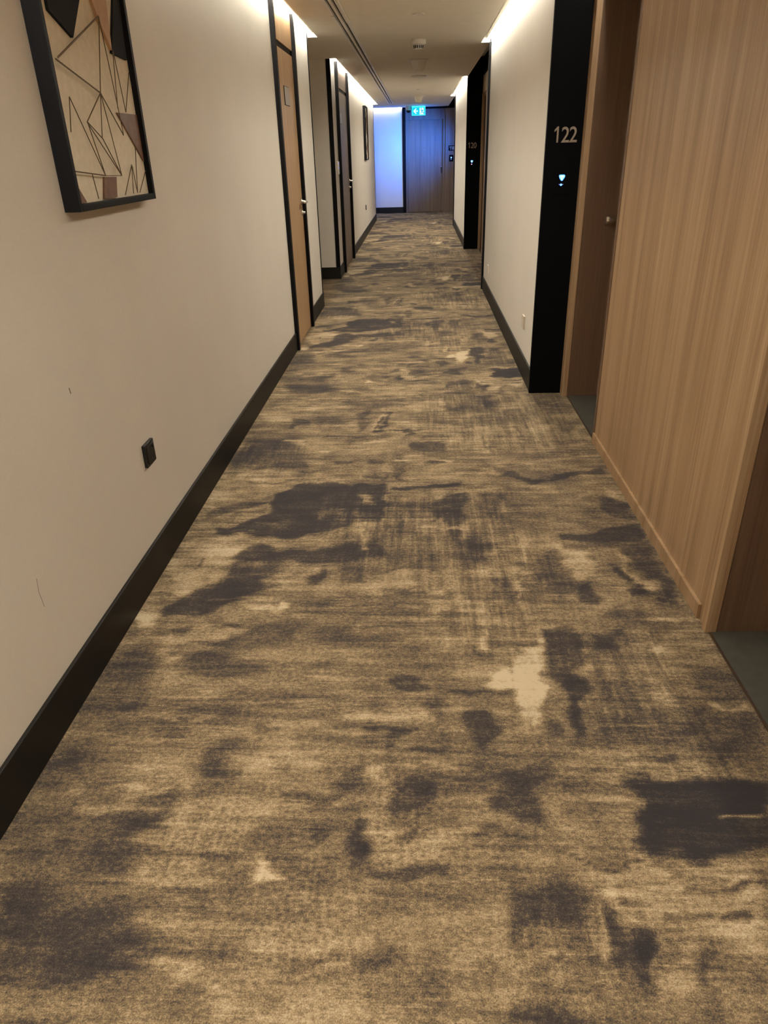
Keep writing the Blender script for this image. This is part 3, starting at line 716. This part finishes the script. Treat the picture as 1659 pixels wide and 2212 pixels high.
# ------------------------------------------------------------------ left service doors
def lever(parent, x, y, z, out, mat, part='door_handle'):
    """lever handle on an upright leaf at x; out = +1 / -1 gives the side it stands off to; grip points to the camera end"""
    h = MB().lathe([(0, 0), (.026, 0), (.026, .008), (.024, .010), (.012, .011), (.0105, .058), (0, .058)], (x, y, z), 'X', 24)
    if out < 0:
        bmesh.ops.scale(h.bm, vec=(-1, 1, 1), space=Matrix.Translation((-x, 0, 0)), verts=h.bm.verts)
        bmesh.ops.reverse_faces(h.bm, faces=h.bm.faces)
    g = MB().box(x+out*.050-.012, x+out*.050+.012, y-.125, y+.012, z-.010, z+.010, bevel=.007, seg=3)
    me = bpy.data.meshes.new('t'); g.bm.to_mesh(me); g.bm.free(); h.bm.from_mesh(me); bpy.data.meshes.remove(me)
    return h.build(part, mat, parent)

def service_door(n, y0, y1, wood_mat, label, facing):
    r = empty('door_%d' % n, (XL, (y0+y1)/2, 0), label, 'door', kind='structure')
    FW, FX = 0.055, (-1.024 if n == 1 else -1.014)
    box('door_frame', M['black_trim'], (-1.20, FX, y0, y0+FW, 0, TOP-.003), r)
    box('door_frame', M['black_trim'], (-1.20, FX, y1-FW, y1, 0, TOP-.003), r)
    box('door_head', M['black_trim'], (-1.20, -1.062, y0+FW, y1-FW, 2.225, 2.262), r)
    leaf = box('door_leaf', wood_mat, (-1.20, -1.052, y0+FW+.003, y1-FW-.003, 0.006, 2.222), r, bevel=.002)
    box('transom_panel', wood_mat, (-1.20, -1.049, y0+FW, y1-FW, 2.262, TOP-.003), r)
    lever(r, -1.052, y1-FW-.07, 1.12, 1, M['steel'])
    MB().lathe([(0, 0), (.024, 0), (.024, .010), (.010, .011), (.010, .030), (0, .030)], (-1.052, y1-FW-.07, 1.03), 'X', 20).build('lock_cylinder', M['steel'], r)
    s = box('sign_plate', M['plate'], (-1.053, -1.045, y0+.385, y0+.60, 1.85, 1.975), r, bevel=.001)
    e = box('plate_edge', M['black_trim'], (-1.0535, -1.047, y0+.381, y0+.604, 1.846, 1.979), s)
    m = MB()
    for i in range(4):                                   # worn, unreadable lines of small raised print
        w = (.10, .07, .12, .06)[i]
        m.box(-1.0455, -1.0444, y0+.49-w/2, y0+.49+w/2, 1.945-i*.024-.004, 1.945-i*.024+.004)
    m.build('faint_lines', M['faint'], s)
    return r
service_door(1, D1[0], D1[1], M['wood_door'], 'oak service door with black frame, nearer of the two on the left wall', 1)
service_door(2, D2[0], D2[1], M['wood_grey'], 'darker brown service door, farther of the two on the left wall', 1)

# ------------------------------------------------------------------ right recesses
def pane(name, mat, d, parent, **k): return box(name, mat, d, parent, **k)
REV = 1.176      # door leaf plane, behind deep reveals
def room_door(n, y0, y1, label, far_strip=True):
    """deep wood lined opening y0..y1 in the veneered wall, leaf set back"""
    r = empty('door_%d' % n, (XW, (y0+y1)/2, 0), label, 'door', kind='structure')
    HZ = 2.225
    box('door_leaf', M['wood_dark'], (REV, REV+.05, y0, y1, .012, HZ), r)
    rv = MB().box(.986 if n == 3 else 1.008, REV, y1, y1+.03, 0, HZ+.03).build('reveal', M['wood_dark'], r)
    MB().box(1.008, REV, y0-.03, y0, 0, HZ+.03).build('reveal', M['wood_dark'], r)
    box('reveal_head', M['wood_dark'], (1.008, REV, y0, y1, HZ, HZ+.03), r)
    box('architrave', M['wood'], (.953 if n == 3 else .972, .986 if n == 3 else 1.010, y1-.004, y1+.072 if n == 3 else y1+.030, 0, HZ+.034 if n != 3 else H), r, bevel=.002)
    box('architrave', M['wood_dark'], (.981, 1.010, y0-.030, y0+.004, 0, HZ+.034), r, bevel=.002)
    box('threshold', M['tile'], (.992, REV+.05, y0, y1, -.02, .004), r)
    box('threshold_edge', M['steel_dim'], (.985, .992, y0, y1, -.02, .0045), r)
    k = MB().lathe([(0, 0), (.024, 0), (.024, .006), (.008, .008), (.008, .020), (.025, .021), (.027, .024), (.027, .065), (.024, .069), (0, .069)], (REV, y1-.060, 1.098), 'X', 28)
    bmesh.ops.scale(k.bm, vec=(-1, 1, 1), space=Matrix.Translation((-REV, 0, 0)), verts=k.bm.verts)
    bmesh.ops.reverse_faces(k.bm, faces=k.bm.faces)
    k.build('door_handle', M['steel_dim'], r)
    return r
struct_w = lambda y0, y1, z0, z1, label: struct('wall_right', M['wood'], (XW, 1.40, y0, y1, z0, TOP if y1 < 5 and z1 == H else z1), label, 'wall')
OPEN1, OPEN2 = (3.85, 4.66), (1.20, 2.03)
room_door(3, OPEN1[0], OPEN1[1], 'recessed wooden door of room 122 with bronze lever, right of the black number panel')
room_door(4, OPEN2[0], OPEN2[1], 'recessed wooden door at the right picture edge, nearest the camera')
struct_w(OPEN1[1]+.035, 4.78, 0, H, 'narrow veneer strip between door 122 and its black number panel')
struct_w(OPEN2[1]+.03, OPEN1[0]-.03, 0, H, 'broad light wood veneer wall between the two near right doors')
struct_w(.55, OPEN2[0]-.03, 0, H, 'wood veneer wall nearer than the right edge door')
struct_w(OPEN1[0]-.03, OPEN1[1]+.03, 2.26, H, 'wood veneer above door 122')
struct_w(OPEN2[0]-.03, OPEN2[1]+.03, 2.26, H, 'wood veneer above the right edge door')
struct('wall_right', M['wood'], (1.26, 1.40, OPEN2[0]-.03, OPEN1[1]+.03, 0, H), 'backing behind the near right doors', 'wall')
struct('baseboard_right', M['wood'], (.973, XW+.005, OPEN2[1]+.085, OPEN1[0]-.032, 0, .056), 'low wood skirting strip under the broad veneer wall', 'baseboard', bevel=.002)
# 120
OPEN3 = (12.02, 12.62)
room_door(5, OPEN3[0], OPEN3[1], 'recessed wooden door of room 120, beside the far black number panel')
struct_w(OPEN3[1]+.03, 12.74, 0, H, 'veneer strip between door 120 and its black number panel')
struct_w(8.88, OPEN3[0]-.03, 0, H, 'wood veneer wall inside the 120 recess')
struct_w(OPEN3[0]-.03, OPEN3[1]+.03, 2.26, H, 'wood veneer above door 120')
struct('wall_right', M['wood'], (1.26, 1.40, OPEN3[0]-.03, OPEN3[1]+.03, 0, H), 'backing behind door 120', 'wall')
struct('wall_right', M['black'], (XW, 1.40, 8.9, 12.72, H, TOP), 'black upper band inside the 120 recess', 'wall')
struct('wall_right', M['black'], (.752, .7535, 8.9, 12.70, H, TOP), 'black upstand above the mouth of the 120 recess', 'wall')
# 118
struct('wall_right', M['wall'], (1.24, 1.40, 16.9, 21.02, 0, H), 'back of the 118 recess', 'wall')
struct('wall_right', M['black'], (1.24, 1.40, 16.9, 21.02, H, TOP), 'black upper band at the back of the 118 recess', 'wall')
struct('wall_right', M['black'], (.752, .7535, 17.15, 20.80, H, TOP), 'black upstand above the mouth of the 118 recess', 'wall')

# black number panels
struct('trim_8', M['black'], (.7445, .975, 4.735, 4.765, 0, H), 'tall black panel beside door 122, facing the camera', 'panel')
struct('trim_9', M['black'], (.7445, .982, 12.695, 12.73, 0, TOP), 'tall black panel beside door 120, facing the camera', 'panel')

# end door 118 in grey brown panelling
r = empty('door_6', (.16, 20.9, 0), 'wood door of room 118 at the corridor end under the exit sign', 'door', kind='structure')
GW = M['wood_grey']
box('door_leaf', GW, (-.300, .628, 20.955, 21.0, .010, 2.205), r)
box('door_frame', GW, (-.345, -.300, 20.87, 21.02, 0, 2.445), r)
box('door_frame', GW, (.628, .690, 20.87, 21.02, 0, 2.445), r)
box('over_panel', GW, (-.300, .628, 20.87, 21.02, 2.205, 2.445), r)
box('peephole', M['slot'], (.150, .166, 20.95, 20.956, 1.545, 1.557), r)
pl = box('handle_plate', M['dark_bronze'], (.575, .612, 20.945, 20.956, .95, 1.13), r, bevel=.004)
MB().box(.562, .610, 20.895, 20.915, 1.095, 1.118, bevel=.006).box(.583, .604, 20.90, 20.95, 1.096, 1.117, bevel=.004).build('lever_grip', M['steel_dim'], pl)
struct('wall_end', GW, (.690, 1.24, 20.80, 21.02, 0, 2.445), 'brown veneer panel carrying the 118 number and reader', 'wall', bevel=.002)

# ------------------------------------------------------------------ room numbers and card readers
def number(base, text, size, mat, gap, label, plate=None, width=.86):
    """digits on a face that looks to -y; base = lower left corner of the first digit"""
    x, y, z = base
    r = empty('room_number', base, label, 'sign', 'room number signs')
    if plate:
        box('number_plate', M['black'], plate, r, bevel=.001)
    for i, ch in enumerate(text):
        if ch == '1':
            t = size*.72; w0 = size*.095*width
            MB().prism([(.030-w0, 0), (.030, 0), (.030, t), (.030-w0*.8, t), (.006, t*.80), (.006, t*.66), (.030-w0, t*.80)], .004,
                       lambda u, v, w, i=i: (x+i*gap+u, y-w, z+v)).build('digit', mat, r)
            continue
        text_mesh('digit', ch, size, mat, r, lambda u, v, w, i=i: (x+i*gap+u, y-.002-w, z+v), .004, width)
    return r
number((.784, 4.735, 1.520), '122', .116, M['digit'], .0455, 'bronze number 122 on the near black panel')
number((.773, 12.695, 1.512), '120', .112, M['digit'], .0455, 'small bronze number 120 on the far black panel')
number((.790, 20.786, 1.495), '118', .110, M['digit_pale'], .042, 'black plate with pale number 118 on the end veneer panel', (.768, .930, 20.787, 20.80, 1.475, 1.592))

def reader(base, label, ink, body=True, red=False, sx=1.0):
    """card reader on a face that looks to -y; base = middle of the glowing symbol"""
    x, y, z = base
    r = empty('card_reader', base, label, 'card reader', 'door card readers')
    box('reader_body', M['black'], (x-.055, x+.055, y-.004, y, z-.085, z+.070), r, bevel=.0015)
    P = lambda u, v, w: (x+u*1.15, y-.0042-w, z+.003+v*.78)
    MB().prism([(-.0155, .018), (-.0115, .024), (.0115, .024), (.0165, .016), (.014, .004), (.004, -.018), (-.003, -.018), (-.012, .000)], .0006, P).build('symbol_glow', M['reader_blue'], r)
    m = MB()
    Q = lambda u, v, w: (x+u*1.15, y-.0050-w, z+.003+v*.78)
    m.prism([(-.0055, .019), (.0055, .019), (.0065, .009), (-.0050, .009)], .0006, Q)
    m.prism([(-.0050, .009), (-.0022, .009), (-.0008, -.008), (-.003, -.013)], .0006, Q)
    m.prism([(.0040, .009), (.0068, .009), (.0022, -.013), (-.003, -.013), (-.0005, -.009)], .0006, Q)
    m.prism([(-.0125, .014), (-.0095, .020), (-.0085, .006), (-.0115, .002)], .0006, Q)
    m.prism([(.0092, .019), (.0120, .017), (.0105, .005), (.0085, .006)], .0006, Q)
    m.build('symbol', M['reader_white'], r)
    MB().lathe([(0, 0), (.0062, 0), (.0062, .0008), (0, .0008)], (x-.002, y-.0042, z-.033), 'Y', 14).build('indicator', M['reader_blue'] if not red else M['reader_red'], r)
    MB().lathe([(0, 0), (.0034, 0), (.0034, .0008), (0, .0008)], (x-.002, y-.0052, z-.032), 'Y', 12).build('indicator', M['reader_white'], r)
    for s in (-1, 1):
        MB().lathe([(0, 0), (.0022, 0), (.0022, .0008), (0, .0008)], (x-.002+s*.0105, y-.0042, z-.031), 'Y', 10).build('indicator', M['reader_dim'], r)
    return r
reader((.853, 4.735, 1.327), 'black card reader with glowing blue symbol under the number 122', 1)
reader((.843, 12.695, 1.315), 'card reader with blue symbol and red dot under the number 120', 1, red=True)
reader((.842, 20.80, 1.305), 'small black card reader with pale blue light under the 118 plate', 1)
# reader on the left wall, seen edge on
r = empty('card_reader', (XL, 10.20, 1.33), 'pale card reader with violet lights left of the farther left door', 'card reader', 'door card readers')
box('reader_body', M['white'], (XL, XL+.018, 10.14, 10.26, 1.25, 1.40), r, bevel=.004)
for dz in (.045, -.005):
    MB().lathe([(0, 0), (.010, 0), (.010, .003), (0, .003)], (XL+.0175, 10.20, 1.33+dz), 'X', 14).build('indicator', M['reader_dim'], r)

# ------------------------------------------------------------------ ceiling fittings
r = empty('air_diffuser', (-.645, 7.5, H), 'long double slot air diffuser running along the ceiling', 'vent')
Y0 = -4.0
joints = [-4.0, -2.0, 0.2, 2.4, 4.6, 6.9, 9.0, 10.4, 12.6, 14.9, 17.0, DEND]
for i, (a, b) in enumerate(zip(joints, joints[1:])):
    dz = (0, .003, -.002)[i % 3]
    box('flange', M['alu'], (-.706, -.682, a+.002, b-.002, H-.006+dz, H+.02), r, bevel=.001)
    box('flange', M['alu'], (-.612, -.584, a+.002+.35, min(b+.35, DEND)-.002, H-.006-dz, H+.02), r, bevel=.001)
    box('centre_bar', M['alu'], (-.659, -.637, a+.001, b-.001, H-.004, H+.02), r, bevel=.001)
box('slot_liner', M['slot'], (-.705, -.585, Y0, DEND, H+.022, H+.030), r)

def disc(y, rad, label, t=.006, x=0.0):
    r = empty('ceiling_cover', (x, y, H), label, 'cover', 'round ceiling cover plates')
    MB().lathe([(0, -t), (rad*.80, -t), (rad*.97, -t*.5), (rad, 0), (0, 0)], (x, y, H)).build('cover_disc', M['white'], r)
    MB().lathe([(rad*.86, -t*.4), (rad*.86, -t*1.25), (rad*.93, -t*1.25), (rad*.93, -t*.4)], (x, y, H)).build('rim', M['alu'], r)
disc(6.98, .052, 'flat round ceiling cover nearest the camera')
disc(9.24, .038, 'small flat ceiling cover just behind the smoke detector')
disc(12.35, .115, 'wide flat ceiling cover behind the near ceiling speaker', .014)
disc(14.95, .045, 'small flat ceiling cover before the far ceiling speaker')

r = empty('smoke_detector', (0, 8.47, H), 'white smoke detector with dark vents on the ceiling', 'smoke detector')
MB().lathe([(0, -.045), (.066, -.045), (.074, -.038), (.074, -.008), (.070, 0), (0, 0)], (0, 8.47, H)).build('base', M['white'], r)
MB().lathe([(0, -.086), (.034, -.086), (.040, -.083), (.052, -.045), (0, -.045)], (0, 8.47, H)).build('chamber', M['white'], r)
vent = MB()
for i in range(14):
    a = 2*math.pi*i/14
    def place(u, v, w, a=a):
        rr = .0468-(v+.0645)*(-.30)+w
        return (math.cos(a)*rr-math.sin(a)*u, 8.47+math.sin(a)*rr+math.cos(a)*u, H+v)
    vent.prism([(-.0055, -.078), (.0055, -.078), (.0065, -.053), (-.0065, -.053)], .003, place)
vent.build('vent_slots', M['slot'], r, kind='stuff')

def speaker(y, label):
    r = empty('ceiling_speaker', (0, y, H), label, 'speaker', 'cone shaped ceiling speakers')
    MB().lathe([(0, -.012), (.095, -.012), (.122, -.008), (.126, 0), (0, 0)], (0, y, H)).build('flange', M['white'], r)
    MB().lathe([(.096, -.012), (.088, -.03), (.062, -.112), (.058, -.118), (.020, -.122), (0, -.122)], (0, y, H)).build('cone', M['white'], r)
    return r
speaker(10.25, 'cone shaped ceiling speaker in the dark middle of the ceiling')
speaker(16.7, 'cone shaped ceiling speaker just before the exit sign')

r = empty('security_camera', (-.258, 20.15, H), 'white dome security camera left of the exit sign', 'camera')
MB().lathe([(0, -.10), (.062, -.10), (.066, -.094), (.070, -.012), (.085, -.008), (.085, 0), (0, 0)], (-.258, 20.15, H)).build('housing', M['white'], r)
MB().lathe([(.056, -.098), (.054, -.118), (.042, -.142), (.022, -.155), (0, -.158)], (-.258, 20.15, H)).build('dome', M['lens'], r)

# exit sign
SY = 20.0
r = empty('exit_sign', (-.005, SY, H), 'lit blue exit sign with arrow and running figure hanging at the corridor end', 'sign')
x0, x1, z0, z1 = -.172, .160, 2.268, 2.470
box('sign_panel', M['sign_blue'], (x0+.012, x1-.012, SY-.006, SY+.006, z0+.012, z1-.030), r)
for d in ((x0, x1, SY-.010, SY+.010, z1-.030, z1), (x0, x1, SY-.010, SY+.010, z0, z0+.012), (x0, x0+.012, SY-.010, SY+.010, z0+.012, z1-.030), (x1-.012, x1, SY-.010, SY+.010, z0+.012, z1-.030)):
    box('sign_border', M['sign_edge'], d, r, bevel=.002)
box('mount', M['white'], (-.06, .05, SY-.02, SY+.02, z1, H), r)
P = lambda u, v, w: (u, SY-.0065-w, v)
cz = 2.362
MB().prism([(-.136, cz), (-.078, cz+.056), (-.058, cz+.056), (-.062, cz+.042), (-.096, cz+.010), (-.022, cz+.010), (-.022, cz-.010), (-.096, cz-.010), (-.062, cz-.042), (-.058, cz-.056), (-.078, cz-.056)], .002, P).build('arrow', M['sign_white'], r)
dr = MB().prism([(.020, z0+.020), (.118, z0+.020), (.118, z1-.042), (.020, z1-.042)], .0015, P).build('doorway', M['sign_white'], r)
Q = lambda u, v, w: (u, SY-.0085-w, v)
man = MB()
man.prism([(.060+.013*math.cos(a*math.pi/6), cz+.050+.013*math.sin(a*math.pi/6)) for a in range(12)], .002, Q)
man.prism([(.060, cz+.034), (.086, cz+.026), (.094, cz-.010), (.078, cz-.020), (.066, cz-.008)], .002, Q)
man.prism([(.062, cz+.034), (.040, cz+.022), (.028, cz+.004), (.036, cz+.000), (.047, cz+.014), (.066, cz+.022)], .002, Q)
man.prism([(.084, cz+.026), (.104, cz+.010), (.118, cz+.012), (.118, cz+.002), (.100, cz-.002), (.082, cz+.014)], .002, Q)
man.prism([(.066, cz-.008), (.048, cz-.040), (.030, cz-.062), (.040, cz-.068), (.060, cz-.046), (.080, cz-.016)], .002, Q)
man.prism([(.080, cz-.014), (.100, cz-.034), (.136, cz-.036), (.136, cz-.048), (.096, cz-.048), (.074, cz-.026)], .002, Q)
man.build('running_figure', M['sign_man'], r)

# ------------------------------------------------------------------ sockets
def socket(x, y, z, label, out, mat=None, detail=True):
    r = empty('wall_socket', (x, y, z), label, 'socket')
    a, b = (x, x+.013) if out > 0 else (x-.013, x)
    box('cover_plate', mat or M['socket'], (a, b, y-.048, y+.048, z-.045, z+.045), r, bevel=.003)
    if detail:
        xf = x+.0128
        box('insert', M['socket'], (xf, xf+.003, y-.036, y+.036, z-.034, z+.034), r, bevel=.001)
        for d in ((y-.004, y+.004, z+.010, z+.024), (y-.020, y-.012, z-.018, z-.010), (y+.012, y+.020, z-.018, z-.010)):
            box('pin_hole', M['slot'], (xf+.0025, xf+.0036)+d, r)
        box('switch', M['skirting'], (xf+.0025, xf+.006, y+.020, y+.030, z+.014, z+.028), r, bevel=.001)
    return r
socket(XL, 2.512, .483, 'black wall socket on the near left wall under the large picture', 1)
socket(XL, 15.2, .525, 'small black wall socket on the far left wall under the far picture', 1, detail=False)
socket(XR, 5.26, .372, 'beige blank socket plate low on the right wall beside the near black panel', -1, M['beige_plate'], False)
socket(XR, 8.22, .315, 'beige blank socket plate low on the right wall near the 120 recess', -1, M['beige_plate'], False)

# ------------------------------------------------------------------ geometric relief pictures
def picture():
    YC, ZB = 2.59, 1.362
    r = empty('wall_picture', (XL, YC, ZB), 'large black framed geometric relief picture at upper left', 'picture')
    y0, y1, z1 = 2.247, 2.928, 2.282
    fx = -1.006
    T = .020
    for d in ((XL, fx, y0, y0+T, ZB, z1), (XL, fx, y1-T, y1, ZB, z1), (XL, fx, y0+T, y1-T, ZB, ZB+T), (XL, fx, y0+T, y1-T, z1-T, z1)):
        box('frame_bar', M['frame'], d, r, bevel=.0015)
    box('backing', M['canvas'], (XL, -1.026, y0+T, y1-T, ZB+T, z1-T), r)
    bx = -1.026
    lo_y, hi_y, lo_z, hi_z = y0+T+.001, y1-T-.001, ZB+T+.001, z1-T-.001
    cl = lambda p: (min(max(p[0], lo_y), hi_y), min(max(p[1], lo_z), hi_z))
    def flat(name, mat, pts, t):
        MB().prism([cl(p) for p in pts], t, lambda u, v, w: (bx+w, u, v)).build(name, mat, r)
    flat('charcoal_facet', M['art_dark'], [(2.327, 1.872), (2.458, 1.823), (2.556, 1.93), (2.62, 2.05), (2.50, 2.10), (2.327, 2.00)], .009)
    flat('tan_facet', M['art_tan'], [(2.65, 1.945), (2.675, 1.906), (2.751, 1.823), (2.775, 1.964), (2.79, 2.08), (2.60, 2.10)], .010)
    flat('charcoal_facet', M['art_dark'], [(2.752, 1.815), (2.885, 1.808), (2.902, 1.983), (2.902, 2.03), (2.845, 1.975)], .008)
    flat('brown_facet', M['art_brown'], [(2.713, 1.641), (2.90, 1.642), (2.90, 1.490)], .006)
    flat('brown_facet', M['art_brown'], [(2.504, 1.450), (2.607, 1.447), (2.584, 1.386), (2.473, 1.386)], .006)
    flat('brown_facet', M['art_brown'], [(2.27, 1.45), (2.333, 1.384), (2.27, 1.384)], .008)
    flat('tan_facet', M['art_tan'], [(2.30, 2.26), (2.42, 2.26), (2.36, 2.14)], .008)
    wires = [
     ((2.317,1.760),(2.675,1.906),.0065), ((2.300,1.755),(2.581,1.690),.0055), ((2.680,1.906),(2.581,1.690),.003), ((2.678,1.903),(2.713,1.641),.0025),
     ((2.751,1.823),(2.708,1.652),.002), ((2.754,1.820),(2.778,1.644),.002), ((2.871,1.770),(2.778,1.644),.002), ((2.581,1.690),(2.720,1.573),.004),
     ((2.713,1.641),(2.720,1.573),.002), ((2.581,1.690),(2.436,1.605),.0032), ((2.580,1.688),(2.529,1.562),.002), ((2.583,1.685),(2.640,1.450),.002),
     ((2.436,1.605),(2.533,1.560),.003), ((2.533,1.560),(2.640,1.450),.003), ((2.435,1.603),(2.640,1.450),.0026), ((2.438,1.602),(2.501,1.454),.002),
     ((2.342,1.666),(2.501,1.454),.002), ((2.342,1.666),(2.306,1.574),.002), ((2.285,1.471),(2.501,1.454),.005), ((2.501,1.454),(2.640,1.450),.003),
     ((2.399,1.460),(2.413,1.390),.0022), ((2.749,1.482),(2.642,1.390),.0024), ((2.749,1.482),(2.721,1.390),.002), ((2.752,1.477),(2.761,1.390),.0022),
     ((2.815,1.543),(2.761,1.390),.002), ((2.880,1.460),(2.784,1.390),.002), ((2.60,2.10),(2.36,2.20),.004), ((2.62,2.05),(2.80,2.20),.003),
     ((2.80,2.20),(2.79,2.08),.002), ((2.36,2.20),(2.50,2.10),.003)]
    for a, b, h in wires:
        a, b = cl(a), cl(b)
        dy, dz = b[0]-a[0], b[1]-a[1]; L = math.hypot(dy, dz); ny, nz = -dz/L*h*.36, dy/L*h*.36
        MB().prism([(a[0]+ny, a[1]+nz), (b[0]+ny, b[1]+nz), (b[0]-ny, b[1]-nz), (a[0]-ny, a[1]-nz)], .0025,
                   lambda u, v, w: (bx+.011+w, u, v)).build('rod', M['art_wire'], r)
    return r
p1 = picture()
p2 = copy_tree(p1)
p2.location = (XL, 15.62, 1.358)
p2['label'] = 'far black framed picture on the left wall beyond both service doors'

# small scuffs on the near left wall
w0 = [o for o in COL.objects if o.name == 'wall_left'][0]
SCUFF = plain('scuff_grey', (0.22, 0.18, 0.15, 1), 0.8)
def scuff(pts, t):
    m = MB()
    for (a, b), (c_, d) in zip(pts, pts[1:]):
        L = math.hypot(c_-a, d-b); ny, nz = -(d-b)/L*t/2, (c_-a)/L*t/2
        m.prism([(a+ny, b+nz), (c_+ny, d+nz), (c_-ny, d-nz), (a-ny, b-nz)], .0004, lambda u, v, w: (XL+w, u, v))
    m.build('scuff_mark', SCUFF, w0)
scuff([(2.030, .890), (2.033, .871)], .005)
scuff([(1.613, .477), (1.606, .437), (1.612, .386)], .0016)
